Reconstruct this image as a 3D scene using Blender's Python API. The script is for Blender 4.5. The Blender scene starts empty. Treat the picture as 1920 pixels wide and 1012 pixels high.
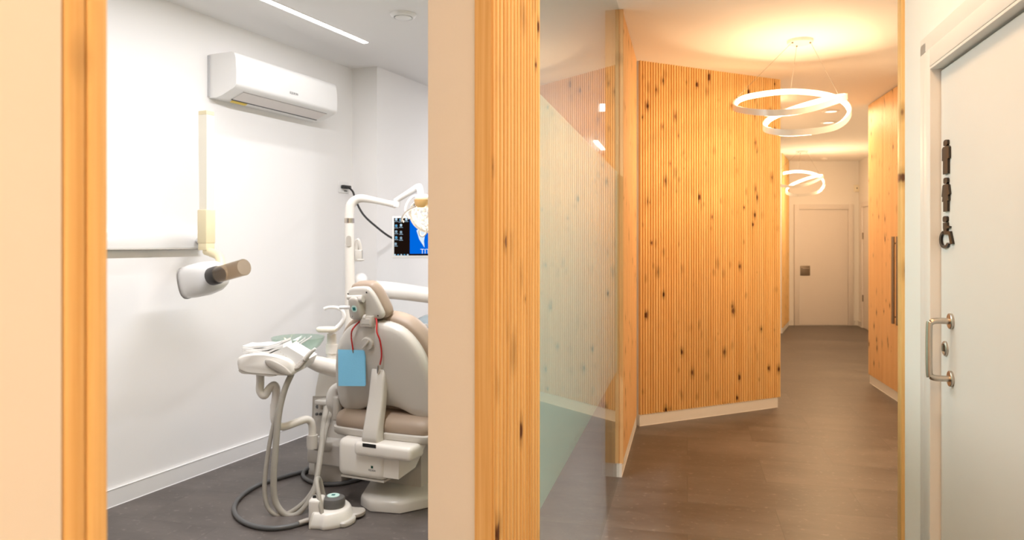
import bpy, bmesh, math, random
from mathutils import Vector, Matrix
random.seed(7)
S = bpy.context.scene
COL = S.collection
# ---------------------------------------------------------------- camera
F = 1365.0; CAMZ = 1.43; HX = 960.0; HY = 456.0
cam_d = bpy.data.cameras.new('camera'); cam = bpy.data.objects.new('camera', cam_d)
COL.objects.link(cam); S.camera = cam
cam.location = (0, 0, CAMZ); cam.rotation_euler = (math.pi/2, 0, 0)
cam_d.sensor_width = 36.0; cam_d.lens = F/1920*36
cam_d.shift_y = -(506-HY)/1920; cam_d.clip_start = 0.02; cam_d.clip_end = 60
cam_d.dof.use_dof = True; cam_d.dof.focus_distance = 2.1; cam_d.dof.aperture_fstop = 6.0
# ---------------------------------------------------------------- world + exposure
w = bpy.data.worlds.new('world'); S.world = w; w.use_nodes = True
w.node_tree.nodes['Background'].inputs[0].default_value = (1, .93, .85, 1)
w.node_tree.nodes['Background'].inputs[1].default_value = 0.3
S.view_settings.view_transform = 'Standard'; S.view_settings.look = 'None'
S.view_settings.gamma = 1.0; S.view_settings.use_curve_mapping = False
S.view_settings.exposure = 0.0
# ---------------------------------------------------------------- ceiling lamps (light of the luminaires) and added fill lamps
WARM = (1.0, .64, .34); NEUT = (.97, .965, 1.0)
def area(name, loc, sx, sy, power, col, rotz=0, shape='RECTANGLE', spread=None, up=False):
    l = bpy.data.lights.new(name, 'AREA'); l.shape = shape; l.size = sx
    if shape in ('RECTANGLE', 'ELLIPSE'): l.size_y = sy
    l.energy = power; l.color = col
    if spread: l.spread = math.radians(spread)
    o = bpy.data.objects.new(name, l); COL.objects.link(o); o.location = loc
    o.rotation_euler = (math.pi if up else 0, 0, rotz); return o
UANG = math.atan2(.918, .396) - math.pi/2     # treatment room axis, -23.3 deg
# treatment room LED profiles and one added fill strip
area('strip_light_and_fill', (-1.62, 3.81, 2.848), .04, 3.0, 6, NEUT, UANG)
area('strip_light_and_fill', (-.80, 3.2, 2.848), .04, 2.6, 76, NEUT, UANG)  # added strip, out of view, evens out the light on the left wall
area('strip_light_and_fill', (.955, 7.65, 2.85), .04, .4, 62, NEUT, -.12)
area('strip_light_and_fill', (1.28, 10.6, 2.85), .04, 1.0, 62, NEUT, -.24)
# corridor luminaires and added unseen fill lamps
def glow(name, loc, r, power, col):
    l = bpy.data.lights.new(name, 'POINT'); l.shadow_soft_size = r; l.energy = power; l.color = col
    o = bpy.data.objects.new(name, l); COL.objects.link(o); o.location = loc
glow('ring_lamp_glow', (2.0, 5.15, 2.14), .12, 36, WARM)
glow('ring_lamp_glow', (4.85, 11.1, 2.14), .12, 28, WARM)
area('corridor_lamp_and_fill', (.85, 2.5, 2.84), .4, .4, 9, WARM, 0, 'DISK')  # added warm fill for the right door and main slats, no fitting there
area('corridor_lamp_and_fill', (2.62, 7.2, 2.845), .1, .1, 7, WARM, 0, 'DISK')  # added lamp, hidden by the main wall, brightens the right panel
area('corridor_lamp_and_fill', (.68, 1.4, 2.84), .3, .3, 11.5, WARM, 0, 'DISK')  # added side fill, out of view, lights the fronts of the divider slats
area('corridor_lamp_and_fill', (2.58, 4.62, 2.84), .3, .3, 24, WARM, 0, 'DISK')  # unseen fill behind the right wall, added to lift the hall
area('corridor_lamp_and_fill', (-.08, -1.3, 2.84), .4, .4, 43, WARM, 0, 'DISK')  # added behind the camera to light the column plaster
area('corridor_lamp_and_fill', (3.45, 7.87, 2.83), .12, .12, 22, WARM, 0, 'DISK')
area('corridor_lamp_and_fill', (3.74, 8.6, 2.83), .12, .12, 18, WARM, 0, 'DISK')


# ---------------------------------------------------------------- node helpers
def newmat(name):
    m = bpy.data.materials.new(name); m.use_nodes = True
    nt = m.node_tree; nt.nodes.clear()
    out = nt.nodes.new('ShaderNodeOutputMaterial'); return m, nt, out
def N(nt, t, **k):
    n = nt.nodes.new(t)
    for a, b in k.items(): setattr(n, a, b)
    return n
def mth(nt, op, a, b=None, c=None):
    n = nt.nodes.new('ShaderNodeMath'); n.operation = op
    for i, v in enumerate((a, b, c)):
        if v is None: continue
        if isinstance(v, (int, float)): n.inputs[i].default_value = v
        else: nt.links.new(v, n.inputs[i])
    return n.outputs[0]
def mixc(nt, f, a, b, bt='MIX'):
    n = nt.nodes.new('ShaderNodeMix'); n.data_type = 'RGBA'; n.blend_type = bt
    for i, v in ((0, f), (6, a), (7, b)):
        if isinstance(v, (int, float)): n.inputs[i].default_value = v
        elif isinstance(v, tuple): n.inputs[i].default_value = (*v, 1) if len(v) == 3 else v
        else: nt.links.new(v, n.inputs[i])
    return n.outputs[2]
MATS = {}
def mat(name, col, rough=.5, metal=0, var=.04, scale=8, bump=0, coat=0, sss=0):
    if name in MATS: return MATS[name]
    m, nt, out = newmat(name); p = N(nt, 'ShaderNodeBsdfPrincipled')
    tc = N(nt, 'ShaderNodeTexCoord'); nz = N(nt, 'ShaderNodeTexNoise')
    nz.inputs['Scale'].default_value = scale; nz.inputs['Detail'].default_value = 4
    nt.links.new(tc.outputs['Object'], nz.inputs['Vector'])
    dark = tuple(c*(1-var*2) for c in col)
    nt.links.new(mixc(nt, nz.outputs[0], dark, tuple(min(1, c*(1+var*.5)) for c in col)), p.inputs['Base Color'])
    p.inputs['Roughness'].default_value = rough; p.inputs['Metallic'].default_value = metal
    if coat: p.inputs['Coat Weight'].default_value = coat; p.inputs['Coat Roughness'].default_value = .12
    if bump:
        b = N(nt, 'ShaderNodeBump'); b.inputs['Strength'].default_value = bump; b.inputs['Distance'].default_value = .002
        n2 = N(nt, 'ShaderNodeTexNoise'); n2.inputs['Scale'].default_value = 180
        nt.links.new(tc.outputs['Object'], n2.inputs['Vector'])
        nt.links.new(n2.outputs[0], b.inputs['Height']); nt.links.new(b.outputs[0], p.inputs['Normal'])
    nt.links.new(p.outputs[0], out.inputs[0]); MATS[name] = m; return m
def emis(name, col, strength):
    if name in MATS: return MATS[name]
    m, nt, out = newmat(name); e = N(nt, 'ShaderNodeEmission')
    e.inputs[0].default_value = (*col, 1); e.inputs[1].default_value = strength
    nt.links.new(e.outputs[0], out.inputs[0]); MATS[name] = m; return m
def glassmat(name, tint, f0=.04, haze=None, hazef=0, rough=0.0, mirror=1.0):
    """clear sheet: tinted transparency under a Schlick mirror, optional milky body"""
    if name in MATS: return MATS[name]
    m, nt, out = newmat(name); g = N(nt, 'ShaderNodeNewGeometry')
    d = N(nt, 'ShaderNodeVectorMath', operation='DOT_PRODUCT')
    nt.links.new(g.outputs['Normal'], d.inputs[0]); nt.links.new(g.outputs['Incoming'], d.inputs[1])
    c = mth(nt, 'ABSOLUTE', d.outputs['Value']); k = mth(nt, 'POWER', mth(nt, 'SUBTRACT', 1.0, c), 5.8)
    fac = mth(nt, 'MULTIPLY', mth(nt, 'MULTIPLY_ADD', k, 1-f0, f0), mirror)
    t = N(nt, 'ShaderNodeBsdfTransparent'); t.inputs[0].default_value = (*tint, 1)
    body = t.outputs[0]
    if haze:
        df = N(nt, 'ShaderNodeBsdfDiffuse'); df.inputs[0].default_value = (*haze, 1)
        tl = N(nt, 'ShaderNodeBsdfTranslucent'); tl.inputs[0].default_value = (*haze, 1)
        mx = N(nt, 'ShaderNodeMixShader'); mx.inputs[0].default_value = .8
        nt.links.new(df.outputs[0], mx.inputs[1]); nt.links.new(tl.outputs[0], mx.inputs[2])
        m2 = N(nt, 'ShaderNodeMixShader'); m2.inputs[0].default_value = hazef
        nt.links.new(body, m2.inputs[1]); nt.links.new(mx.outputs[0], m2.inputs[2]); body = m2.outputs[0]
    gl = N(nt, 'ShaderNodeBsdfGlossy'); gl.inputs['Roughness'].default_value = rough
    ms = N(nt, 'ShaderNodeMixShader'); nt.links.new(fac, ms.inputs[0])
    nt.links.new(body, ms.inputs[1]); nt.links.new(gl.outputs[0], ms.inputs[2])
    nt.links.new(ms.outputs[0], out.inputs[0]); MATS[name] = m; return m
PITCH = .0254
def woodmat(name, light, dark, seed=0.0):
    m, nt, out = newmat(name); p = N(nt, 'ShaderNodeBsdfPrincipled')
    tc = N(nt, 'ShaderNodeTexCoord'); sp = N(nt, 'ShaderNodeSeparateXYZ')
    nt.links.new(tc.outputs['Object'], sp.inputs[0]); x, y, z = sp.outputs
    idn = mth(nt, 'FLOOR', mth(nt, 'DIVIDE', x, PITCH))
    wn = N(nt, 'ShaderNodeTexWhiteNoise', noise_dimensions='1D'); nt.links.new(mth(nt, 'ADD', idn, seed), wn.inputs['W'])
    pl = mth(nt, 'FLOOR', mth(nt, 'DIVIDE', x, PITCH*4))
    wp = N(nt, 'ShaderNodeTexWhiteNoise', noise_dimensions='1D'); nt.links.new(mth(nt, 'ADD', pl, seed+31), wp.inputs['W'])
    cb = N(nt, 'ShaderNodeCombineXYZ')
    nt.links.new(mth(nt, 'MULTIPLY', x, 140.0), cb.inputs[0]); nt.links.new(mth(nt, 'MULTIPLY', y, 140.0), cb.inputs[1])
    nt.links.new(mth(nt, 'MULTIPLY_ADD', z, 2.2, mth(nt, 'MULTIPLY', wn.outputs[0], 37.0)), cb.inputs[2])
    g = N(nt, 'ShaderNodeTexNoise'); g.inputs['Scale'].default_value = 1; g.inputs['Detail'].default_value = 5
    g.inputs['Roughness'].default_value = .6; nt.links.new(cb.outputs[0], g.inputs['Vector'])
    cr = N(nt, 'ShaderNodeValToRGB'); cr.color_ramp.elements[0].position = .32; cr.color_ramp.elements[1].position = .68
    cr.color_ramp.elements[0].color = (*dark, 1); cr.color_ramp.elements[1].color = (*light, 1)
    nt.links.new(mth(nt, 'ADD', g.outputs[0], mth(nt, 'MULTIPLY', mth(nt, 'SUBTRACT', wn.outputs[0], .5), .22)), cr.inputs[0])
    col = mixc(nt, mth(nt, 'MULTIPLY', wp.outputs[0], .35), cr.outputs[0], tuple(c*.78 for c in light))
    # knots: coherent inside one board of four ribs
    kc = N(nt, 'ShaderNodeCombineXYZ')
    nt.links.new(mth(nt, 'DIVIDE', x, .088), kc.inputs[0])
    nt.links.new(mth(nt, 'ADD', mth(nt, 'DIVIDE', z, .17), mth(nt, 'MULTIPLY', wp.outputs[0], 1.3)), kc.inputs[1])
    nt.links.new(mth(nt, 'ADD', mth(nt, 'MULTIPLY', y, 2.0), seed*3.1), kc.inputs[2])
    wz = N(nt, 'ShaderNodeTexNoise'); wz.inputs['Scale'].default_value = 3; nt.links.new(kc.outputs[0], wz.inputs['Vector'])
    kv = N(nt, 'ShaderNodeVectorMath', operation='MULTIPLY_ADD')
    nt.links.new(wz.outputs[1], kv.inputs[0]); kv.inputs[1].default_value = (.06, .06, 0); nt.links.new(kc.outputs[0], kv.inputs[2])
    vo = N(nt, 'ShaderNodeTexVoronoi', voronoi_dimensions='3D'); vo.inputs['Scale'].default_value = 1
    vo.inputs['Randomness'].default_value = 1
    nt.links.new(kv.outputs[0], vo.inputs['Vector'])
    sc = N(nt, 'ShaderNodeSeparateColor'); nt.links.new(vo.outputs['Color'], sc.inputs[0])
    size = mth(nt, 'MULTIPLY_ADD', sc.outputs[0], .17, .04)
    k1 = N(nt, 'ShaderNodeMapRange', interpolation_type='SMOOTHSTEP'); nt.links.new(mth(nt, 'DIVIDE', vo.outputs['Distance'], size), k1.inputs[0])
    k1.inputs[1].default_value = .55; k1.inputs[2].default_value = 1.0; k1.inputs[3].default_value = 1; k1.inputs[4].default_value = 0
    k2 = N(nt, 'ShaderNodeMapRange', interpolation_type='SMOOTHSTEP'); nt.links.new(mth(nt, 'DIVIDE', vo.outputs['Distance'], size), k2.inputs[0])
    k2.inputs[1].default_value = .8; k2.inputs[2].default_value = 2.2; k2.inputs[3].default_value = .55; k2.inputs[4].default_value = 0
    col = mixc(nt, k2.outputs[0], col, tuple(c*.55 for c in dark))
    col = mixc(nt, k1.outputs[0], col, (.12, .04, .012))
    nt.links.new(col, p.inputs['Base Color']); p.inputs['Roughness'].default_value = .5
    nt.links.new(p.outputs[0], out.inputs[0]); MATS[name] = m; return m
def floormat():
    m, nt, out = newmat('floor_tile'); p = N(nt, 'ShaderNodeBsdfPrincipled')
    tc = N(nt, 'ShaderNodeTexCoord'); mp = N(nt, 'ShaderNodeMapping')
    mp.inputs['Rotation'].default_value = (0, 0, -UANG*.58)
    nt.links.new(tc.outputs['Object'], mp.inputs[0])
    br = N(nt, 'ShaderNodeTexBrick'); br.inputs['Scale'].default_value = 1
    br.inputs['Brick Width'].default_value = .92; br.inputs['Row Height'].default_value = .46
    br.inputs['Mortar Size'].default_value = .0022; br.inputs['Mortar Smooth'].default_value = .3
    br.inputs['Color1'].default_value = (.0, .0, .0, 1); br.inputs['Color2'].default_value = (1, 1, 1, 1); br.inputs['Mortar'].default_value = (.5, .5, .5, 1)
    nt.links.new(mp.outputs[0], br.inputs['Vector'])
    n1 = N(nt, 'ShaderNodeTexNoise'); n1.inputs['Scale'].default_value = 2.2; n1.inputs['Detail'].default_value = 9; n1.inputs['Roughness'].default_value = .66
    m3 = N(nt, 'ShaderNodeMapping'); m3.inputs['Scale'].default_value = (.55, 1.5, 1); nt.links.new(mp.outputs[0], m3.inputs[0])
    off = N(nt, 'ShaderNodeVectorMath', operation='ADD'); nt.links.new(m3.outputs[0], off.inputs[0])
    sc = N(nt, 'ShaderNodeVectorMath', operation='SCALE'); nt.links.new(br.outputs[0], sc.inputs[0]); sc.inputs[3].default_value = 6
    nt.links.new(sc.outputs[0], off.inputs[1]); nt.links.new(off.outputs[0], n1.inputs['Vector'])
    cr = N(nt, 'ShaderNodeValToRGB'); cr.color_ramp.elements[0].position = .36; cr.color_ramp.elements[1].position = .66
    cr.color_ramp.elements[0].color = (.080, .066, .060, 1); cr.color_ramp.elements[1].color = (.155, .132, .120, 1)
    nt.links.new(n1.outputs[0], cr.inputs[0])
    col = mixc(nt, br.outputs[0], cr.outputs[0], (.88, .87, .86), 'MULTIPLY')
    n3 = N(nt, 'ShaderNodeTexNoise'); n3.inputs['Scale'].default_value = 28; n3.inputs['Detail'].default_value = 6; nt.links.new(mp.outputs[0], n3.inputs['Vector'])
    k = N(nt, 'ShaderNodeMapRange'); nt.links.new(n3.outputs[0], k.inputs[0]); k.inputs[1].default_value = .60; k.inputs[2].default_value = .72; k.inputs[4].default_value = .5
    col = mixc(nt, k.outputs[0], col, (.24, .21, .19))
    col = mixc(nt, mth(nt, 'MULTIPLY', br.outputs[1], .75), col, (.06, .05, .045))
    nt.links.new(col, p.inputs['Base Color'])
    r = N(nt, 'ShaderNodeMapRange'); nt.links.new(n1.outputs[0], r.inputs[0]); r.inputs[3].default_value = .3; r.inputs[4].default_value = .5
    nt.links.new(r.outputs[0], p.inputs['Roughness'])
    b = N(nt, 'ShaderNodeBump'); b.inputs['Strength'].default_value = .25; b.inputs['Distance'].default_value = .002
    nt.links.new(mth(nt, 'SUBTRACT', n3.outputs[0], br.outputs[1]), b.inputs['Height']); nt.links.new(b.outputs[0], p.inputs['Normal'])
    nt.links.new(p.outputs[0], out.inputs[0]); return m
WHITE = mat('white_plaster', (.90, .885, .87), .85, var=.01, scale=1.2, bump=.06)
CEIL = mat('ceiling_paint', (.90, .885, .87), .9, var=.01, scale=1.2)
SKIRT = mat('white_skirting', (.84, .83, .82), .45, var=.01)
DOORW = mat('white_lacquer', (.81, .775, .76), .55, var=.01)
WOOD = woodmat('pine_slats', (.95, .67, .31), (.77, .45, .15))
WOODD = woodmat('pine_panel', (.90, .58, .28), (.72, .42, .18), 11.0)
GROOVE = mat('pine_groove', (.50, .24, .07), .7, var=.1)
FLOOR = floormat()
GLASS = glassmat('clear_glass', (.93, .97, .95))
FILM = glassmat('frosted_film', (.9, .94, .92), .0, (.80, .93, .88), .93, 0.0, 0.0)
PLAST = mat('white_plastic', (.84, .83, .81), .3, var=.01, coat=.3)
CREAM = mat('cream_plastic', (.82, .78, .72), .32, var=.015, coat=.2)
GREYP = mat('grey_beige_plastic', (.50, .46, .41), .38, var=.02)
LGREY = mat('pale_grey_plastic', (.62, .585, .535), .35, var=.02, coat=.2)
HOSE = mat('grey_hose', (.40, .37, .32), .5, var=.04, scale=30)
DHOSE = mat('dark_grey_hose', (.12, .12, .12), .45, var=.05)
TAUPE = mat('taupe_upholstery', (.37, .28, .21), .5, var=.03, bump=.15)
YELL = mat('ivory_plastic', (.88, .83, .70), .4, var=.01)
YELL2 = mat('aged_ivory_plastic', (.80, .70, .46), .4, var=.01)
BLACK = mat('black_plastic', (.012, .012, .012), .4, var=.1)
SIGNB = mat('bronze_black_metal', (.025, .018, .012), .35, metal=.3, var=.1)
STEEL = mat('brushed_steel', (.56, .50, .44), .3, metal=1, var=.06, scale=60)
DSTEEL = mat('dark_steel', (.30, .26, .22), .4, metal=1, var=.06, scale=60)
TEAL = mat('teal_label', (.0, .16, .15), .4); MINT = mat('mint_label', (.60, .82, .76), .4)
GREEN = mat('dark_green_print', (.0, .06, .03), .5); INK = mat('grey_print', (.2, .2, .2), .5)
RED = mat('red_cord', (.55, .02, .02), .45); BLUE = mat('blue_paper', (.22, .56, .82), .8, var=.03, bump=.4)
PAPER = mat('white_paper', (.86, .85, .83), .8, var=.01, bump=.2)
LEDC = emis('led_cool', (1, .97, .94), 9.0); LEDW = emis('led_warm', (1, .76, .48), 12)

# ---------------------------------------------------------------- object helpers
MW = {}
def thing(name, label, cat, loc=(0, 0, 0), rotz=0, group=None):
    o = bpy.data.objects.new(name, None); COL.objects.link(o); o.empty_display_size = .1
    o.location = loc; o.rotation_euler = (0, 0, rotz); o['label'] = label; o['category'] = cat
    if group: o['group'] = group
    MW[o.name] = Matrix.Translation(loc) @ Matrix.Rotation(rotz, 4, 'Z'); return o
def obj(name, b, m, parent=None, world=False, auto=35, base=None):
    """link a bmesh as one object; world=True: the shape was given in world coordinates"""
    if world and parent is not None:
        root = parent
        while root.parent: root = root.parent
        b.transform(MW[root.name].inverted())
    bmesh.ops.recalc_face_normals(b, faces=b.faces)
    me = bpy.data.meshes.new(name); b.to_mesh(me); b.free(); me.materials.append(m)
    for p in me.polygons: p.use_smooth = True
    me.set_sharp_from_angle(angle=math.radians(auto))
    o = bpy.data.objects.new(name, me); COL.objects.link(o)
    if parent is not None: o.parent = parent
    return o
def tag(o, label, cat, group=None):
    o['label'] = label; o['category'] = cat
    if group: o['group'] = group
    return o
def struct(o): o['kind'] = 'structure'; return o
def sroot(name, loc, rotz):
    o = bpy.data.objects.new(name, None); COL.objects.link(o); o.location = loc; o.rotation_euler = (0, 0, rotz)
    o['kind'] = 'structure'; o.empty_display_size = .1
    MW[o.name] = Matrix.Translation(loc) @ Matrix.Rotation(rotz, 4, 'Z'); return o
BM = bmesh.new
def box(b, lo, hi, bev=0, seg=2, M=None):
    lo = Vector(lo); hi = Vector(hi); c = (lo+hi)/2; s = hi-lo
    r = bmesh.ops.create_cube(b, size=1); vs = r['verts']
    for v in vs: v.co = Vector((v.co.x*s.x, v.co.y*s.y, v.co.z*s.z))+c
    if bev:
        es = list({e for v in vs for e in v.link_edges})
        rr = bmesh.ops.bevel(b, geom=es, offset=bev, segments=seg, profile=.5, affect='EDGES', clamp_overlap=True)
        vs = list({v for f in rr['faces'] for v in f.verts} | {v for v in vs if v.is_valid})
    if M is not None:
        for v in vs: v.co = M @ v.co
    return vs
def catmull(pts, n=8, closed=False):
    P = [Vector(p) for p in pts]; L = len(P); out = []
    rng = range(L) if closed else range(L-1)
    for i in rng:
        p1 = P[i]; p2 = P[(i+1) % L]
        p0 = P[i-1] if (closed or i > 0) else p1*2-p2
        p3 = P[(i+2) % L] if (closed or i+2 < L) else p2*2-p1
        for k in range(n):
            t = k/n
            out.append(.5*((2*p1)+(p2-p0)*t+(2*p0-5*p1+4*p2-p3)*t*t+(3*p1-p0-3*p2+p3)*t**3))
    if not closed: out.append(P[-1])
    return out
def frames(P, closed=False):
    L = len(P); T = []
    for i in range(L):
        a = P[i-1] if (i > 0 or closed) else P[i]; c = P[(i+1) % L] if (i < L-1 or closed) else P[i]
        T.append((c-a).normalized())
    up = Vector((0, 0, 1)) if abs(T[0].z) < .9 else Vector((1, 0, 0))
    n = (up-T[0]*up.dot(T[0])).normalized(); out = []
    for t in T:
        n = (n-t*n.dot(t)).normalized(); out.append((t, n, t.cross(n)))
    return out
def tube(b, pts, r, seg=12, smooth=True, closed=False, n=8, cap=True):
    P = catmull(pts, n, closed) if smooth and len(pts) > 2 else [Vector(p) for p in pts]
    fr = frames(P, closed); rings = []; L = len(P)
    for i, p in enumerate(P):
        if isinstance(r, (list, tuple)):
            u = i/max(1, L-1)*(len(r)-1); k = min(int(u), len(r)-2); rr = r[k]+(r[k+1]-r[k])*(u-k)
        else: rr = r
        t, nn, bb = fr[i]
        rings.append([b.verts.new(p+(nn*math.cos(a)+bb*math.sin(a))*rr) for a in [2*math.pi*j/seg for j in range(seg)]])
    skin(b, rings, closed, cap)
def skin(b, rings, closed=False, cap=True):
    L = len(rings)
    for i in range(L if closed else L-1):
        A = rings[i]; B = rings[(i+1) % L]; n = len(A)
        for j in range(n): b.faces.new((A[j], A[(j+1) % n], B[(j+1) % n], B[j]))
    if cap and not closed:
        b.faces.new(rings[0][::-1]); b.faces.new(rings[-1])
def cyl(b, p0, p1, r0, r1=None, seg=24):
    tube(b, [p0, p1], [r0, r0 if r1 is None else r1], seg, smooth=False)
def lathe(b, prof, c=(0, 0, 0), axis=(0, 0, 1), seg=32, closed=False):
    q = Vector((0, 0, 1)).rotation_difference(Vector(axis).normalized()); c = Vector(c); rings = []
    for r, z in prof:
        rings.append([b.verts.new(c+q @ Vector((max(r, 1e-4)*math.cos(2*math.pi*j/seg), max(r, 1e-4)*math.sin(2*math.pi*j/seg), z))) for j in range(seg)])
    skin(b, rings, closed, not closed)
def prism(b, out2, lo, hi, M=None, bev=0, seg=2):
    """outline (x,y) extruded z lo..hi, then M"""
    A = [b.verts.new((x, y, lo)) for x, y in out2]; B = [b.verts.new((x, y, hi)) for x, y in out2]
    skin(b, [A, B]); vs = A+B
    if bev:
        es = [e for e in {e for v in vs for e in v.link_edges} if len(e.link_faces) == 2 and e.calc_face_angle(0) > .6]
        rr = bmesh.ops.bevel(b, geom=es, offset=bev, segments=seg, profile=.5, affect='EDGES', clamp_overlap=True)
        vs = list({v for f in rr['faces'] for v in f.verts} | {v for v in vs if v.is_valid})
    if M is not None:
        for v in vs: v.co = M @ v.co
def pillow(b, out2, rings, M=None, c=None):
    """outline scaled about its centre at successive depths: rings = [(inset m, depth)]"""
    n = len(out2); cx = sum(p[0] for p in out2)/n if c is None else c[0]; cy = sum(p[1] for p in out2)/n if c is None else c[1]
    R = sum(math.hypot(p[0]-cx, p[1]-cy) for p in out2)/n; rs = []
    for ins, d in rings:
        s = 1-ins/R; ring = []
        for x, y in out2:
            v = Vector((cx+(x-cx)*s, cy+(y-cy)*s, d)); ring.append(b.verts.new(M @ v if M is not None else v))
        rs.append(ring)
    skin(b, rs)
def smooth2(pts, n=5): return [(p.x, p.y) for p in catmull([(x, y, 0) for x, y in pts], n, True)]
def rrect(w, h, r, n=5, cx=0, cy=0):
    o = []
    for sx, sy, a0 in ((1, 1, 0), (-1, 1, 90), (-1, -1, 180), (1, -1, 270)):
        for k in range(n+1):
            a = math.radians(a0+90*k/n); o.append((cx+sx*(w/2-r)+r*math.cos(a), cy+sy*(h/2-r)+r*math.sin(a)))
    return o
def basis(o, x, y, z=None):
    x = Vector(x).normalized(); y = Vector(y).normalized(); z = Vector(z).normalized() if z is not None else x.cross(y)
    M = Matrix.Identity(4)
    for i, a in enumerate((x, y, z)): M.col[i][:3] = a
    M.col[3][:3] = Vector(o); return M
def text(name, s, size, M, m, parent, depth=.0006):
    cu = bpy.data.curves.new('t', 'FONT'); cu.body = s; cu.size = size; cu.align_x = 'CENTER'; cu.extrude = depth; cu.resolution_u = 3
    t = bpy.data.objects.new('t', cu); COL.objects.link(t); dg = bpy.context.evaluated_depsgraph_get()
    me = bpy.data.meshes.new_from_object(t.evaluated_get(dg)); bpy.data.objects.remove(t); bpy.data.curves.remove(cu)
    me.transform(M); me.materials.clear(); me.materials.append(m); me.name = name
    o = bpy.data.objects.new(name, me); COL.objects.link(o); o.parent = parent; return o
def P(px, py, Y): return Vector(((px-HX)/F*Y, Y, CAMZ-(py-HY)/F*Y))
def FL(px, py, z=0.0):
    s = (CAMZ-z)/((py-HY)/F); return Vector(((px-HX)/F*s, s, z))
def dang(dx, dy): return math.atan2(dy, dx)

H = 2.86
# ================================================================ room shell
b = BM(); box(b, (-6, -2.6, -.12), (9, 14, 0)); struct(obj('floor', b, FLOOR))
b = BM(); box(b, (-6, -2.6, H), (9, 14, H+.12)); struct(obj('ceiling', b, CEIL))
def wall(name, p, q, th, m=WHITE, z0=0, z1=H, side=-1):
    """slab from p to q; thickness goes to the left (+1) or right (-1) of the direction"""
    d = Vector((q[0]-p[0], q[1]-p[1])); L = d.length
    r = sroot(name, (p[0], p[1], 0), dang(d.x, d.y))
    b = BM(); box(b, (0, 0, z0), (L, th*side, z1)); obj('wall_core', b, m, r); return r, L
def skirting(name, p, q, side, h=.09, t=.014):
    d = Vector((q[0]-p[0], q[1]-p[1])); b = BM(); box(b, (0, 0, 0), (d.length, t*side, h), .003, 1)
    o = obj(name, b, SKIRT); o.location = (p[0], p[1], 0); o.rotation_euler = (0, 0, dang(d.x, d.y)); struct(o); return o
# treatment room: left wall, jog, recess wall
L0 = Vector((-2.184, 3.95)); U2 = Vector((.396, .918)).normalized(); N2 = Vector((U2.y, -U2.x))
a = L0+U2*-6.4; c = L0+U2*2.209; d_ = c+N2*.238; e_ = d_+U2*7.0
wall('wall_left', a, c, .12, side=1)
skirting('baseboard_left', a, c, -1, .095)
wall('wall_jog', c+N2*.0, d_, .125, side=1)
skirting('baseboard_jog', c+N2*.014, d_+N2*.014, -1, .095)
wall('wall_recess', d_+U2*.125, e_, .12, side=1)
skirting('baseboard_recess', d_-U2*.0, e_, -1, .095)
wall('wall_behind', (-5.6, -1.9), (6, -1.9), .12, side=-1)

# slatted cladding: ribs over a backing board; local x along, local y = outward * sgn
def slats(parent, x0, L, z0, z1, y0, sgn, m=WOOD, name='slat_cladding', depth=.0165, back=.0025, pitch=PITCH, rib=.52):
    b = BM(); box(b, (x0, y0, z0), (x0+L, y0+sgn*back, z1))
    n = int(round(L/pitch)); p = L/n
    for i in range(n):
        xc = x0+(i+.5)*p; hw = p*rib/2; ya = y0+sgn*back; yb = ya+sgn*depth; f = min(.0022, depth*.4)
        o = [(xc-hw, ya-sgn*.001), (xc-hw, yb-sgn*f), (xc-hw+f*.35, yb-sgn*f*.3), (xc-hw+f, yb), (xc+hw-f, yb), (xc+hw-f*.35, yb-sgn*f*.3), (xc+hw, yb-sgn*f), (xc+hw, ya-sgn*.001)]
        A = [b.verts.new((x, y, z0)) for x, y in o]; B = [b.verts.new((x, y, z1)) for x, y in o]; skin(b, [A, B])
    return obj(name, b, m, parent, auto=50)
# divider column (right jamb of the opening)
dc = Vector((.278, .96)).normalized(); nc = Vector((dc.y, -dc.x))       # nc points into the corridor
c0 = Vector((-.041, 1.355)); w0 = c0-nc*.022                            # plaster face of the core
r = sroot('wall_divider', (w0.x, w0.y, 0), dang(dc.x, dc.y))
b = BM(); box(b, (0, 0, 0), (.405, .102, H)); obj('wall_core', b, WHITE, r)
slats(r, .0, .405, .0, H, 0, -1)
b = BM(); box(b, (-.006, .003, 0), (0, -.0225, H), .003, 2); obj('end_batten', b, WOOD, r)
# near jamb
j0 = Vector((-.3325, .602))
r = sroot('wall_near_jamb', (j0.x, j0.y, 0), dang(-dc.x, -dc.y))
b = BM(); box(b, (.0, -.14, 0), (2.7, -.019, H)); obj('wall_core', b, WHITE, r)
b = BM(); box(b, (.046, -.019, 0), (2.7, 0, H)); obj('plaster_skin', b, WHITE, r)
slats(r, 0, .044, 0, H, -.019, 1, pitch=.022, rib=.86)
# glass partition
g1 = Vector((.655, 4.45)); gd = Vector((.2348, .972)).normalized(); gn = Vector((gd.y, -gd.x)); g0 = g1-gd*2.79
r = sroot('window_1', (g0.x, g0.y, 0), dang(gd.x, gd.y))
b = BM(); box(b, (0, 0, .0), (2.79, .01, H)); obj('glass_pane', b, GLASS, r)
b = BM(); box(b, (0, .0105, .655), (2.785, .0115, 1.865)); obj('frosted_film', b, FILM, r)
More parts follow.
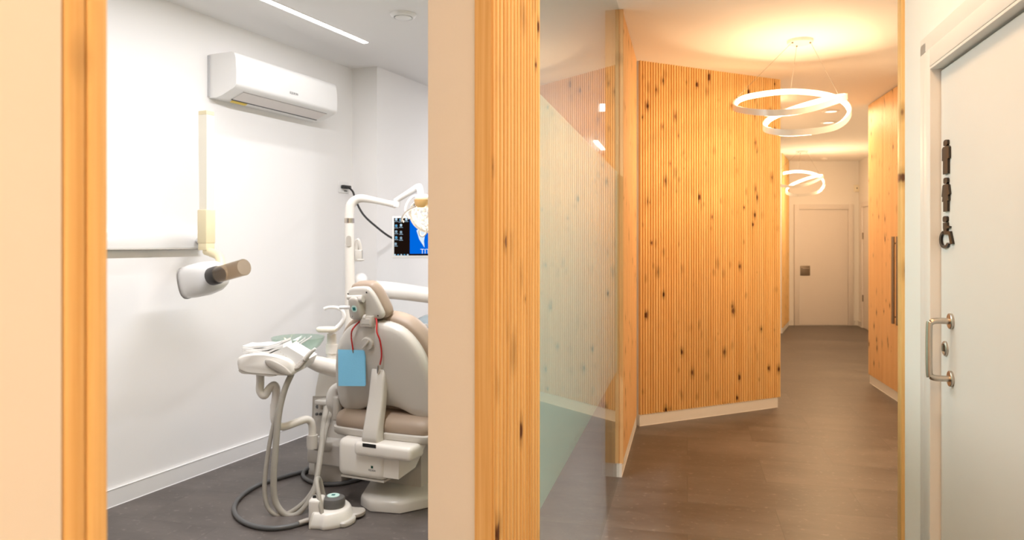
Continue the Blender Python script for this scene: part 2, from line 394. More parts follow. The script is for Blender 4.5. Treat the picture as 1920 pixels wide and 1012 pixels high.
# slatted wall beyond the glass, same line
w1 = g1+gn*.0
r = sroot('wall_passage', (w1.x, w1.y, 0), dang(gd.x, gd.y))
Lp = 1.285
b = BM(); box(b, (.004, -.0, 0), (Lp+.1, .085, H)); obj('wall_core', b, WHITE, r)
slats(r, .03, Lp-.03, .085, H, 0, -1, WOODD)
b = BM(); box(b, (.004, .0, .085), (.03, -.022, H), .002, 1); box(b, (.0, .0, .085), (.004, .085, H)); obj('end_batten', b, WOODD, r)
b = BM(); box(b, (.002, 0, 0), (Lp, -.014, .083), .002, 1); obj('baseboard_passage', b, SKIRT, r)
# main slatted wall
m0 = Vector((1.0, 5.69)); m1 = Vector((2.352, 6.362)); md = (m1-m0).normalized(); Lm = (m1-m0).length
r = sroot('wall_middle', (m0.x, m0.y, 0), dang(md.x, md.y))
b = BM(); box(b, (0, .019, 0), (Lm-.02, .12, H)); obj('wall_core', b, WHITE, r)
slats(r, 0, Lm, .088, H, .019, -1)
b = BM(); box(b, (0, .019, 0), (Lm-.035, .006, .087), .002, 1); obj('baseboard_middle', b, SKIRT, r)
# corridor left side beyond, hidden behind the main wall
f0 = Vector((4.28, 11.56)); f1 = Vector((4.80, 12.66))
wall('wall_corridor_left', (2.30, 6.50), (4.17, 11.50), .1, side=1)
fd = (f1-f0).normalized()
r = sroot('wall_far_left', (f0.x, f0.y, 0), dang(fd.x, fd.y))
b = BM(); box(b, (0, 0, 0), ((f1-f0).length, .1, H)); obj('wall_core', b, WHITE, r)
slats(r, 0, (f1-f0).length, .085, H, 0, -1)
b = BM(); box(b, (0, 0, 0), ((f1-f0).length, -.012, .083)); obj('baseboard_far_left', b, SKIRT, r)
b = BM(); box(b, (3.9, 11.66, 0), (4.27, 11.78, H)); struct(obj('wall_far_corner', b, WHITE))
# far end wall with door opening left solid behind the leaf
FY = 12.68
b = BM(); box(b, (1.6, FY, 0), (7.5, FY+.12, H)); struct(obj('wall_far', b, WHITE))
XR = (1610-HX)/F*FY
for x0, x1, k in ((4.79, (1487-HX)/F*FY, 1), ((1602-HX)/F*FY, XR, 2)):
    b = BM(); box(b, (x0, FY-.014, 0), (x1, FY, .09), .002, 1); struct(obj('baseboard_far', b, SKIRT))
def fx(px): return (px-HX)/F*FY
r = sroot('door_1', (fx(1545), FY-.02, 0), 0); cx = fx(1545)
lx0, lx1 = fx(1498)-cx, fx(1589)-cx; lz = CAMZ+(456-393)/F*FY
b = BM(); box(b, (lx0, .012, .012), (lx1, .02, lz), .002, 1); obj('door_leaf', b, DOORW, r)
b = BM()
for x0, x1 in ((lx0-.09, lx0-.006), (lx1+.006, lx1+.09)): box(b, (x0, -.012, 0), (x1, .02, lz+.09), .004, 2)
box(b, (lx0-.006, -.012, lz+.006), (lx1+.006, .02, lz+.09), .003, 2); obj('door_frame', b, DOORW, r)
hx = fx(1509)-cx; hz = CAMZ-(507-456)/F*FY
b = BM(); box(b, (hx-.085, -.002, hz-.085), (hx+.085, .012, hz+.085), .006, 2); o1 = obj('handle_plate', b, DSTEEL, r)
b = BM(); box(b, (hx-.055, -.022, hz+.03), (hx+.06, -.002, hz+.045), .004, 2); obj('door_handle', b, STEEL, o1)
# far right side wall with a door
ra = Vector((XR, FY)); rd = Vector((-.2415, -.97)).normalized(); rb = ra+rd*5.6
wall('wall_far_right', ra, rb, .12, side=1)
skirting('baseboard_far_right', ra, ra+rd*.28, -1)
r = sroot('door_2', (ra.x, ra.y, 0), dang(rd.x, rd.y))
b = BM(); box(b, (.30, -.03, 0), (.38, .0, 2.12), .003, 1); box(b, (.38, -.03, 2.04), (1.24, 0, 2.12), .003, 1); box(b, (1.24, -.03, 0), (1.32, 0, 2.12), .003, 1); obj('door_frame', b, DOORW, r)
b = BM(); box(b, (.385, -.012, .01), (1.235, -.001, 2.035)); obj('door_leaf', b, DOORW, r)
for hz in (.45, 1.5):
    b = BM(); cyl(b, (.42, -.02, hz), (.42, -.02, hz+.11), .012, seg=10); obj('hinge', b, DSTEEL, r)
# slatted double door / panel on the right
p0 = Vector((3.66, 7.45)); p1 = Vector((3.42, 6.28)); p0 = Vector((3.66, 7.45)); pd = (p1-p0).normalized(); Lq = (p1-p0).length+.25
r = sroot('door_3', (p0.x, p0.y, 0), dang(pd.x, pd.y))
b = BM(); box(b, (0, .019, 0), (Lq, .15, H)); obj('wall_core', b, WHITE, r)
slats(r, -.05, .5, .087, H-.01, .019, -1, WOODD, 'slat_door', .004, .015, PITCH*1.5, .93)
slats(r, .455, Lq-.455, .087, H-.01, .019, -1, WOODD, 'slat_door', .004, .015, PITCH*1.5, .93)
b = BM(); box(b, (0, .019, 0), (Lq, .004, .086), .002, 1); obj('baseboard_right', b, SKIRT, r)
for xx in (.96, 1.09):
    b = BM(); z1 = 1.43; z0 = .77
    cyl(b, (xx, -.055, z0-.06), (xx, -.055, z1+.06), .014, seg=14)
    cyl(b, (xx, -.055, z0), (xx, .01, z0), .007, seg=8); cyl(b, (xx, -.055, z1), (xx, .01, z1), .007, seg=8)
    obj('pull_handle', b, DSTEEL, r)
# close the hidden alcove on the right
wall('wall_alcove', (3.35, 6.05), (3.9, 3.15), .12, side=1)
# right corridor wall with the washroom door
rdv = Vector((.25, .968)).normalized(); rn = Vector((rdv.y, -rdv.x)); ro = Vector((1.53, 2.6))
r = sroot('wall_right', (ro.x, ro.y, 0), dang(rdv.y, -rdv.x))          # local x = away from corridor, local y = along (deeper)
b = BM(); box(b, (-.02, .0, 0), (.13, .385, H)); box(b, (-.02, -.87, 2.06), (.13, 0, H)); box(b, (-.02, -4.7, 0), (.13, -.87, H))
box(b, (-.0, .385, 0), (2.3, .44, H)); obj('wall_core', b, WHITE, r)
b = BM(); box(b, (-.034, .385, 0), (-.0, .441, H), .003, 2); obj('corner_batten', b, WOOD, r)
R_ = dang(rdv.y, -rdv.x)
dr = sroot('door_4', (ro.x, ro.y, 0), R_)
b = BM(); box(b, (0, -.86, .008), (.04, -.006, 2.045), .002, 1); obj('door_leaf', b, DOORW, dr)
b = BM()
box(b, (-.036, .0, 0), (-.018, .066, 2.128), .005, 2); box(b, (-.030, .064, 0), (-.018, .135, 2.17), .004, 2)
box(b, (-.036, -.94, 2.062), (-.018, .0, 2.128), .005, 2); box(b, (-.030, -.99, 2.126), (-.018, .135, 2.19), .004, 2)
box(b, (-.036, -.94, 0), (-.018, -.87, 2.128), .005, 2)
box(b, (-.034, -.002, 0), (.05, .006, 2.062), .001, 1); box(b, (-.034, -.87, 2.052), (.05, .0, 2.062), .001, 1)
obj('door_frame', b, DOORW, dr)
def rpt(px, py, off=0.0):
    """point on the washroom door: local (x=off, y, z)"""
    k = (px-HX)/F
    # world = ro + rn*off + rdv*y ; X = k*Y
    y = (k*(ro.y+rn.y*off)-(ro.x+rn.x*off))/(rdv.x-k*rdv.y); Y = ro.y+rn.y*off+rdv.y*y
    return Vector((off, y, CAMZ-(py-HY)/F*Y))
h1 = rpt(1785, 602); h2 = rpt(1785, 710); hx = -.07
b = BM(); tube(b, [(-.008, h1.y, h1.z), (hx+.022, h1.y, h1.z), (hx+.006, h1.y, h1.z-.006), (hx, h1.y, h1.z-.022), (hx, h2.y, h2.z+.022), (hx+.006, h2.y, h2.z+.006), (hx+.022, h2.y, h2.z), (-.008, h2.y, h2.z)], .0105, 20, n=5)
hh = obj('pull_handle', b, STEEL, dr)
for h in (h1, h2):
    b = BM(); lathe(b, [(.0, 0), (.0265, 0), (.027, -.002), (.027, -.008), (.025, -.010), (0, -.010)], (0, h.y, h.z), (1, 0, 0), 32); obj('rosette', b, STEEL, hh)
hk = rpt(1774, 653)
b = BM(); lathe(b, [(0, 0), (.026, 0), (.026, -.006), (.022, -.009), (.017, -.008), (.015, -.003), (0, -.003)], (0, hk.y, hk.z), (1, 0, 0), 32); lk = obj('lock_rosette', b, STEEL, dr)
b = BM(); box(b, (-.013, hk.y-.004, hk.z-.011), (-.003, hk.y+.004, hk.z+.011), .002, 1); lathe(b, [(0, -.003), (.009, -.003), (.009, -.008), (0, -.008)], (0, hk.y, hk.z), (1, 0, 0), 16); obj('thumb_turn', b, DSTEEL, lk)
# pictograms: outlines in (u = horizontal as seen, toward nearer side positive ; v up), metres, man 0.115 high
def pict(label, px, ytop, shapes, group='black washroom pictograms'):
    q = rpt(px, ytop); loc = ro+rdv*q.y
    o = bpy.data.objects.new('restroom_pictogram', None); COL.objects.link(o)
    o.location = (loc.x, loc.y, q.z); o.rotation_euler = (0, 0, R_); o['label'] = label; o['category'] = 'sign'; MW[o.name] = Matrix()
    M = basis((0, 0, 0), (0, -1, 0), (0, 0, 1), (-1, 0, 0))
    for nm, outl in shapes:
        b = BM(); prism(b, [(x*2.0, y) for x, y in outl], .0005, .008, M, .0008, 1); obj(nm, b, SIGNB, o)
    return o
def sh(pts): return [(x, -y) for x, y in pts]
hd = [(x, y) for x, y in rrect(.021, .021, .007, 3, 0, -.0105)]
man = [('head', hd), ('body', sh([(-.012, .0225), (.012, .0225), (.018, .028), (.018, .067), (.0125, .067), (.0125, .118), (.0005, .118), (-.0125, .118), (-.0125, .070), (-.018, .070), (-.018, .028)]))]
wom = [('head', hd), ('body', sh([(-.010, .0225), (.010, .0225), (.015, .027), (.020, .058), (.014, .062), (.016, .080), (.011, .080), (.011, .117), (-.011, .117), (-.011, .082), (-.018, .082), (-.015, .066), (-.020, .063), (-.015, .027)]))]
arc = []
for k in range(19):
    t = math.radians(108+k*222/18); arc.append((-.006+.026*math.cos(t), -.081+.031*math.sin(t)))
for k in range(19):
    t = math.radians(330-k*222/18); arc.append((-.006+.0175*math.cos(t), -.081+.022*math.sin(t)))
whe = [('head', [(x-.002, y) for x, y in hd]), ('body', sh([(-.011, .0225), (.009, .0225), (.010, .034), (.022, .036), (.022, .041), (.008, .044), (.008, .053), (.025, .053), (.038, .096), (.026, .098), (.017, .064), (-.008, .064), (-.009, .05), (-.011, .04)])), ('wheel', arc)]
pict('black standing man pictogram, highest sign on the white door', 1777, 262, man)
pict('black woman in skirt pictogram between man and wheelchair signs', 1777, 333, wom)
pict('black wheelchair user pictogram, lowest sign above the door handle', 1776.5, 405, whe)

# ================================================================ ceiling items
def led_strip(p, q, w, label):
    d = Vector((q[0]-p[0], q[1]-p[1])); t = thing('strip_light', label, 'ceiling light', (p[0], p[1], H), dang(d.x, d.y), None)
    b = BM(); box(b, (-.01, -w/2-.006, -.004), (d.length+.01, w/2+.006, .0)); obj('housing', b, PLAST, t)
    b = BM(); box(b, (0, -w/2, -.007), (d.length, w/2, -.0035)); obj('diffuser', b, LEDC, t)
s0 = (-1.45-.28, 4.28-.65); s1 = (-1.04, 5.18)
led_strip(s0, s1, .04, 'long white LED line light in the treatment room ceiling')
led_strip((.93, 7.45), (.98, 7.85), .05, 'shorter LED line light seen through the glass, upper of two')
led_strip((1.16, 10.1), (1.40, 11.1), .06, 'longer LED line light seen through the glass, lower of two')
v = FL(0, 0); vc = P(756, 27, 4.55)
t = thing('ceiling_vent', 'round white ceiling vent above the dental chair', 'ceiling vent', (vc.x, vc.y, H))
b = BM(); lathe(b, [(.055, -.002), (.055, -.016), (.062, -.022), (.072, -.018), (.082, -.004), (.082, 0), (.055, 0)], seg=48, closed=True); obj('outer_ring', b, PLAST, t)
b = BM(); lathe(b, [(.0, -.034), (.03, -.032), (.05, -.024), (.052, -.020), (.0, -.020)], seg=48); obj('centre_disc', b, PLAST, t)
b = BM(); cyl(b, (0, 0, -.022), (0, 0, 0), .012, seg=12); lathe(b, [(0, -.0012), (.055, -.0012), (.055, 0), (0, 0)]); obj('dark_throat', b, BLACK, t)
def downlight(px, py, label):
    s = (H-CAMZ)/((HY-py)/F); X = (px-HX)/F*s
    t = thing('downlight', label, 'ceiling light', (X, s, H))
    b = BM(); lathe(b, [(.06, 0), (.06, -.010), (.078, -.008), (.09, -.002), (.09, 0)], seg=32, closed=True); obj('trim_ring', b, PLAST, t)
    b = BM(); lathe(b, [(0, -.003), (.06, -.003), (.06, -.001), (0, -.001)], seg=24); obj('lens', b, emis('led_soft', (1, .86, .68), 2.2), t)
downlight(1558, 208, 'round recessed downlight, nearer one behind the large ring lamp')
downlight(1553, 229, 'round recessed downlight, farther one behind the large ring lamp')
# ring lamps: a band closed after two turns
RING = [P(1377, 199, 5.12), P(1400, 182, 5.38), P(1483, 171.5, 5.55), P(1562, 181, 5.38), P(1593, 208, 5.08), P(1565, 238, 4.84), P(1490, 249, 4.74), P(1444, 245, 4.82),
        P(1434, 234, 5.0), P(1455, 217, 5.16), P(1510, 197, 5.30), P(1560, 184, 5.34), P(1586, 181, 5.20), P(1562, 191, 4.98), P(1510, 206, 4.78), P(1455, 212, 4.74), P(1400, 208, 4.88)]
def ring_lamp(label, loc):
    base = Vector((2.03, 5.13, H)); t = thing('ring_pendant_lamp', label, 'pendant lamp', (base.x, base.y, H), 0)
    pts = catmull([p-base for p in RING], 10, True); L = len(pts); fr = []
    b1 = BM(); b2 = BM(); ra_ = []; rb_ = []
    cA = Vector((1.99-base.x, 5.13-base.y, 0))
    for i, p in enumerate(pts):
        T = (pts[(i+1) % L]-pts[i-1]).normalized(); inn = Vector((-T.y, T.x, 0)).normalized()
        if inn.dot(Vector((cA.x-p.x, cA.y-p.y, 0))) < 0: inn = -inn
        z = Vector((0, 0, 1)); hgt = .021
        q = p-inn*.012
        ra_.append([b1.verts.new(q+z*hgt-inn*.0), b1.verts.new(q+z*hgt+inn*.014), b1.verts.new(q-z*hgt+inn*.014), b1.verts.new(q-z*hgt)])
        rb_.append([b2.verts.new(q+z*(hgt-.002)+inn*.0142), b2.verts.new(q+z*(hgt-.006)+inn*.024), b2.verts.new(q-z*(hgt-.006)+inn*.024), b2.verts.new(q-z*(hgt-.002)+inn*.0142)])
    skin(b1, ra_, True); skin(b2, rb_, True)
    obj('ring_band', b1, PLAST, t); obj('led_diffuser', b2, LEDW, t)
    b = BM(); lathe(b, [(0, -.022), (.083, -.022), (.086, -.018), (.086, 0), (0, 0)], seg=40); obj('ceiling_canopy', b, PLAST, t)
    for (ax, ay), k in (((-.065, -.03), 5), ((.0, .06), 20), ((.06, -.03), 32)):
        tgt = pts[k]+Vector((0, 0, .03))
        b = BM(); cyl(b, (ax, ay, -.02), tgt, .0012, seg=6); cyl(b, (ax, ay, -.03), (ax, ay, -.02), .006, seg=10); obj('suspension_cable', b, DSTEEL, t)
    t.location = loc; return t
lamp1 = ring_lamp('large looping LED ring pendant in the foreground of the corridor', (2.03, 5.13, H))
lamp2 = lamp1.copy(); COL.objects.link(lamp2); lamp2.location = (4.50, 11.30, H)
lamp2['label'] = 'smaller looking LED ring pendant hanging before the far white door'
for ch in list(lamp1.children):
    cc = ch.copy(); COL.objects.link(cc); cc.parent = lamp2
lamp1['group'] = lamp2['group'] = 'looping ring pendant lamps in the corridor'
# far wall fittings
t = thing('motion_sensor', 'small cream alarm sensor high on the far wall', 'sensor', (fx(1606), FY, CAMZ+(456-353)/F*FY))
b = BM(); box(b, (-.05, -.045, -.06), (.05, 0, .06), .012, 3); obj('housing', b, YELL, t)
b = BM(); lathe(b, [(0, .0), (.012, 0), (.008, .005), (0, .006)], (-.012, -.044, .0), (0, -1, 0), 12); obj('lens', b, BLACK, t)
t = thing('smoke_detector', 'thin round detector on ceiling in front of the far wall', 'detector', (P(1545, 302, 12.2).x, 12.2, H))
b = BM(); lathe(b, [(0, -.03), (.04, -.03), (.055, -.015), (.055, 0), (0, 0)]); obj('housing', b, PLAST, t)

# ================================================================ treatment room, on the left wall (local x out of wall, y along u)
WR = (L0.x, L0.y, 0)
t = thing('air_conditioner', 'white wall mounted split air conditioner under the ceiling', 'air conditioner', WR, UANG)
prof = [(0, 2.345), (.06, 2.343), (.11, 2.353), (.205, 2.392), (.221, 2.404), (.227, 2.425), (.228, 2.50), (.222, 2.58), (.208, 2.612), (.19, 2.618), (0, 2.618)]
b = BM(); M = basis((0, 0, 0), (1, 0, 0), (0, 0, 1), (0, 1, 0)); prism(b, prof, .69, 1.70, M, .006, 2); obj('body', b, PLAST, t, auto=50)
b = BM(); Mf = basis((.1, .0, 2.349), (.927, 0, .375), (0, 1, 0))
box(b, (.0, .79, -.004), (.095, 1.62, -.0005), .001, 1, Mf); obj('air_flap', b, mat('flap_plastic', (.80, .75, .72), .35), t)
b = BM(); box(b, (-.008, .785, -.005), (.0, 1.625, -.001), 0, 1, Mf); obj('outlet_slot', b, BLACK, t)
b = BM(); box(b, (.097, .785, -.0035), (.099, 1.625, -.0003), 0, 1, Mf); obj('flap_gap', b, mat('gap_grey', (.35, .32, .3), .6), t)
b = BM(); box(b, (-.035, .80, -.0045), (-.012, .93, -.0012), .0, 1, Mf); obj('yellow_sticker', b, mat('yellow_sticker', (.85, .62, .08), .5), t)
text('logo', 'EQUION', .022, basis((.2285, 1.22, 2.447), (0, 1, 0), (0, 0, 1)), INK, t)
b = BM(); box(b, (0, .68, 2.35), (.012, .69, 2.61)); obj('side_bracket', b, mat('side_grey', (.55, .55, .56), .5), t)
# x-ray unit
t = thing('dental_xray_unit', 'wall mounted dental x-ray with ivory arm and smoked cone', 'x-ray unit', WR, UANG)
b = BM(); box(b, (0, -1.3, 1.402), (.045, .61, 1.492), .004, 2); obj('wall_rail', b, PLAST, t)
b = BM(); box(b, (.0, -1.3, 1.394), (.05, .615, 1.402), .002, 1); obj('rail_lip', b, LGREY, t)
by = .432; bx_ = .25
b = BM(); tube(b, [(.02, .585, 1.445), (.12, .53, 1.445), (.23, .45, 1.445)], .022, 12); obj('wall_bracket', b, PLAST, t)
b = BM()
rings = []
for z, hw in ((2.196, .030), (2.17, .032), (1.95, .031), (1.75, .029), (1.60, .028)):
    rings.append([b.verts.new((bx_+sx*hw, by+sy*hw*.9, z)) for sx, sy in ((-1, -1), (1, -1), (1, 1), (-1, 1))])
skin(b, rings); obj('upper_arm', b, YELL, t)
b = BM(); box(b, (bx_-.033, by-.030, 1.985+.19), (bx_+.033, by+.030, 2.2), .003, 1); obj('arm_cap', b, YELL2, t)
b = BM(); box(b, (bx_-.035, by-.035, 1.43), (bx_+.035, by+.035, 1.625), .005, 2); box(b, (bx_-.032, by-.032, 1.39), (bx_+.032, by+.032, 1.432), .004, 2); obj('arm_sleeve', b, YELL2, t)
b = BM(); tube(b, [P(387, 470, 4.25), P(398, 474, 4.22), P(411, 482, 4.18), P(415, 505, 4.15)], [.026, .026, .024, .026], 12); obj('yoke', b, YELL2, t, True)
# head: egg of rounded rings along an axis running left-down
hc = [P(341, 532, 4.12), P(346, 531, 4.12), P(362, 527, 4.1), P(385, 522, 4.08), P(405, 517, 4.07), P(418, 515, 4.06), P(425, 514, 4.06)]
hr = [(.02, .055), (.06, .085), (.075, .094), (.088, .095), (.085, .085), (.055, .06), (.015, .02)]
b = BM(); ax = (hc[-1]-hc[0]).normalized(); upv = (Vector((0, 0, 1))-ax*ax.z).normalized(); sdv = ax.cross(upv); rings = []
for cpt, (ry, rz) in zip(hc, hr):
    ring = []
    for k in range(24):
        a_ = 2*math.pi*k/24; ca, sa = math.cos(a_), math.sin(a_)
        ring.append(b.verts.new(cpt+sdv*ry*math.copysign(abs(ca)**.75, ca)+upv*rz*math.copysign(abs(sa)**.75, sa)))
    rings.append(ring)
skin(b, rings); hd_ = obj('tube_head', b, PLAST, t, True, 60)
b = BM(); seam = []
for k in range(24):
    a_ = 2*math.pi*k/24; ca, sa = math.cos(a_), math.sin(a_)
    seam.append(hc[1]+ax*.004+sdv*.064*math.copysign(abs(ca)**.75, ca)+upv*.0885*math.copysign(abs(sa)**.75, sa))
tube(b, seam, .0025, 6, False, True); obj('seam_line', b, mat('gap_grey', (.35, .32, .3), .6), hd_, True)
cdir = Vector((.82, -.50, .20)).normalized(); c_0 = P(405, 516, 3.95)
SMOKE = glassmat('smoked_plastic', (.80, .73, .64), .05, (.36, .29, .22), .13)
b = BM(); lathe(b, [(.043, 0), (.0445, .02), (.0445, .235), (.042, .235), (.042, .02), (.040, 0)], c_0, cdir, 32, closed=True); obj('smoked_cone', b, SMOKE, t, True)
b = BM(); lathe(b, [(.0, -.03), (.050, -.03), (.050, .014), (.042, .030), (.022, .034), (.0, .034)], c_0, cdir, 32); obj('cone_collar', b, mat('dark_collar', (.045, .04, .038), .35), t, True)
# wall socket + plug
q = L0+U2*2.08
t = thing('wall_socket', 'white square wall socket near the room corner', 'socket', (q.x, q.y, 1.88), UANG)
b = BM(); box(b, (0, -.065, -.045), (.009, .065, .045), .004, 2); obj('face_plate', b, PLAST, t)
b = BM(); lathe(b, [(0, 0), (.022, 0), (.022, .002), (0, .002)], (.008, 0, 0), (1, 0, 0), 20); obj('socket_insert', b, CREAM, t)
t = thing('plug_cable', 'black power plug and cable running from socket to monitor', 'cable', (q.x, q.y, 1.88), UANG)
b = BM(); box(b, (.010, -.045, -.012), (.045, .055, .016), .008, 3); box(b, (.010, -.0, -.032), (.018, .035, -.024), .002, 1); obj('plug', b, BLACK, t)
MonY = 5.2
b = BM(); tube(b, [P(655, 352, 5.84), P(662, 360, 5.78), P(668, 378, 5.7), P(682, 403, 5.55), P(708, 427, 5.4), P(735, 446, 5.28), P(760, 452, 5.27)], .008, 8); obj('cable', b, BLACK, t, True)

# ---------------------------------------------------------------- monitor
mx0 = P(735, 405, MonY); mx1 = P(735, 484, MonY); mh = mx0.z-mx1.z; mw = mh*1.62
t = thing('monitor', 'white framed computer monitor showing a black and blue desktop', 'monitor', (mx0.x+mw/2, MonY, mx1.z), 0)
b = BM(); box(b, (-mw/2, 0, 0), (mw/2, .035, mh), .006, 2); obj('monitor_casing', b, PLAST, t)
sw = mw-.03; sh0 = .020; sh1 = mh-.014
b = BM(); box(b, (-sw/2, -.0012, sh0), (sw/2, .001, sh1)); scr = obj('screen', b, emis('screen_black', (.012, .006, .004), 1.0), t)
xb = P(768.5, 0, MonY).x-(mx0.x+mw/2)
b = BM(); box(b, (xb, -.0018, sh0+.012), (sw/2, -.0012, sh1)); obj('blue_wallpaper', b, emis('screen_blue', (.0, .14, .74), 1.0), scr)
def sp(px, py): v_ = P(px, py, MonY); return (v_.x-(mx0.x+mw/2), v_.z-mx1.z)
wing = [sp(x, y) for x, y in ((781, 432), (786, 448), (796, 464), (795, 452), (797, 440), (800, 434), (806, 440), (808, 452), (806, 464), (817, 448), (822, 430), (810, 424), (800, 427), (790, 424))]
b = BM(); prism(b, wing, .0020, .0024, basis((0, 0, 0), (1, 0, 0), (0, 0, 1), (0, -1, 0))); obj('tooth_logo', b, emis('screen_white', (.75, .88, 1), 1.0), scr)
tx, tz = sp(804, 475); text('screen_text', 'TITAN', .047, basis((tx+.008, -.0024, tz), (1, 0, 0), (0, 0, 1)), emis('screen_white', (.75, .88, 1), 1.0), scr, .0002)
ic = [(743, 411, 0), (751, 412, 1), (762, 411, 0), (743, 423, 1), (752, 422, 0), (743, 434, 2), (752, 435, 2), (743, 445, 1), (752, 446, 2), (742, 457, 2)]
ICM = [emis('icon_pale', (.55, .72, .85), 1.0), emis('icon_blue', (.12, .38, .62), 1.0), emis('icon_grey', (.30, .42, .52), 1.0)]
for px, py, k in ic:
    x_, z_ = sp(px, py)
    b = BM(); prism(b, rrect(.016, .018, .006, 3, x_, z_), .0019, .0023, basis((0, 0, 0), (1, 0, 0), (0, 0, 1), (0, -1, 0))); i_ = obj('desktop_icon', b, ICM[k], scr)
    b = BM(); box(b, (x_-.014, -.0021, z_-.018), (x_+.014, -.0018, z_-.0145)); box(b, (x_-.010, -.0021, z_-.0125), (x_+.010, -.0018, z_-.0115)); obj('icon_caption', b, ICM[2], scr)
for k in range(5):
    x_, z_ = sp(740.5+k*6, 477.5); b = BM(); box(b, (x_-.006, -.0021, z_-.005), (x_+.006, -.0018, z_+.004)); obj('taskbar_icon', b, ICM[k % 2], scr)
b = BM(); box(b, (-.05, .035, mh*.4), (.05, .06, mh*.6), .005); tube(b, [(0, .05, mh*.5), (-.02, .2, mh*.5), (-.15, .5, mh*.5), (-.955-mx0.x-mw/2, 6.21-MonY, mh*.5)], .018, 12, n=4); obj('mounting_arm', b, PLAST, t)

# ================================================================ dental chair (local x right, y forward, z up)
CO = (-.70, 4.0, 0)
ch = thing('dental_chair', 'reclined dental chair in taupe upholstery with grey back shell', 'dental chair', CO, UANG)
tl = math.radians(15); upb = Vector((0, -math.sin(tl), math.cos(tl))); nb = Vector((0, math.cos(tl), math.sin(tl)))   # nb points forward (to the patient)
MB = basis((0, 0, .7), (1, 0, 0), upb, -nb)      # local z of this frame points to the back (camera)
half = [(0.0, .325), (.08, .32), (.16, .294), (.225, .235), (.275, .145), (.305, .02), (.318, -.10), (.312, -.185), (.275, -.218), (.225, -.222), (.17, -.205), (.11, -.178), (.05, -.165)]
outl = half+[(0, -.163)]+[(-x, y) for x, y in half[:0:-1]]
so = smooth2(outl, 3)
b = BM(); pillow(b, so, [(.015, -.03), (.0, -.015), (.0, .015), (.004, .028), (.014, .038), (.035, .045), (.09, .05), (.2, .052)], MB, (0, .06)); obj('back_shell', b, LGREY, ch, auto=60)
cu_ = [(x*1.055, (y-.06)*1.05+.06) for x, y in so]
cu_ = smooth2([(0, .345), (.09, .34), (.18, .31), (.25, .245), (.30, .15), (.33, .02), (.335, -.12), (.32, -.24), (.27, -.285), (0, -.29), (-.27, -.285), (-.32, -.24), (-.335, -.12), (-.33, .02), (-.30, .15), (-.25, .245), (-.18, .31), (-.09, .34)], 3)
b = BM(); pillow(b, cu_, [(.05, -.145), (.02, -.14), (.004, -.12), (.0, -.09), (.0, -.045), (.008, -.028), (.02, -.024)], MB, (0, .0)); obj('back_cushion', b, TAUPE, ch, auto=60)
# spine strut
b = BM(); rings = []
for cy, cz, w_, d_2 in ((-.0, .765, .044, .03), (-.015, .75, .046, .045), (-.025, .68, .047, .05), (-.035, .60, .048, .055), (-.055, .52, .05, .06), (-.075, .45, .05, .065), (-.085, .40, .052, .07), (-.085, .378, .053, .07), (-.08, .362, .05, .06)):
    rings.append([b.verts.new((x, cy+y-.03, cz)) for x, y in rrect(w_*1.9, d_2, .012, 3)])
# rings are horizontal slices: fine for the upright part, the foot turns forward
skin(b, rings); obj('spine_strut', b, LGREY, ch, auto=50)
kn = MB @ Vector((-.035, .215, .05))
b = BM(); lathe(b, [(0, 0), (.036, 0), (.036, .012), (.032, .018), (0, .018)], kn, -nb, 32); kb = obj('adjust_knob', b, LGREY, ch)
b = BM(); box(b, (-.028, -.007, .018), (.028, .007, .03), .004, 2, Matrix.Translation(kn) @ basis((0, 0, 0), (math.cos(.8), 0, math.sin(.8)), upb, -nb)); obj('knob_grip', b, LGREY, kb)
# seat
seat_o = smooth2([(-.31, -.02), (-.31, .25), (-.27, .60), (-.22, 1.05), (-.16, 1.18), (.16, 1.18), (.22, 1.05), (.27, .60), (.31, .25), (.31, -.02), (.17, -.065), (-.17, -.065)], 3)
b = BM(); pillow(b, seat_o, [(.05, .405), (.008, .408), (.0, .42), (.0, .455), (.015, .48), (.05, .497), (.12, .505)]); obj('seat_cushion', b, TAUPE, ch, auto=60)
b = BM(); pillow(b, [(x*1.03, y*1.02-.006) for x, y in seat_o], [(.06, .355), (.02, .362), (.0, .38), (.0, .408), (.012, .414), (.05, .414)]); obj('seat_pan', b, LGREY, ch, auto=60)
# side armrests/hinges
for s in (-1, 1):
    b = BM(); tube(b, [(s*.325, .06, .62), (s*.375, .05, .58), (s*.385, .05, .50), (s*.345, .10, .42)], [.022, .032, .036, .03], 14); obj('side_hinge', b, LGREY, ch)
    b = BM(); box(b, (s*.335-.02, .0, .42), (s*.335+.02, .10, .56), .014, 3); obj('hinge_cover', b, GREYP, ch)
# motor housing
b = BM(); box(b, (-.225, -.13, .165), (.085, .32, .372), .04, 5); obj('motor_housing', b, CREAM, ch, auto=50)
b = BM(); M = basis((0, 0, 0), (0, 1, 0), (0, 0, 1), (1, 0, 0))
prism(b, [(-.12, .19), (.05, .205), (.20, .33), (.20, .37), (-.115, .37)], .07, .165, M, .02, 3); obj('side_fairing', b, CREAM, ch, auto=50)
b = BM(); box(b, (-.09, -.165, .30), (.265, -.02, .375), .022, 4); obj('rear_bracket', b, CREAM, ch, auto=50)
b = BM(); box(b, (-.03, -.1665, .352), (.055, -.1640, .372), .002, 1); obj('bracket_slot', b, BLACK, ch)
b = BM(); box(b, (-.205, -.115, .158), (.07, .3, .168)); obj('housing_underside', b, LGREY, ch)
b = BM(); box(b, (.0, -.1315, .232), (.013, -.1295, .245)); obj('green_square_logo', b, GREEN, ch)
text('logo_text', 'FEDESA', .0135, basis((.0065, -.1306, .216), (1, 0, 0), (0, 0, 1)), INK, ch)
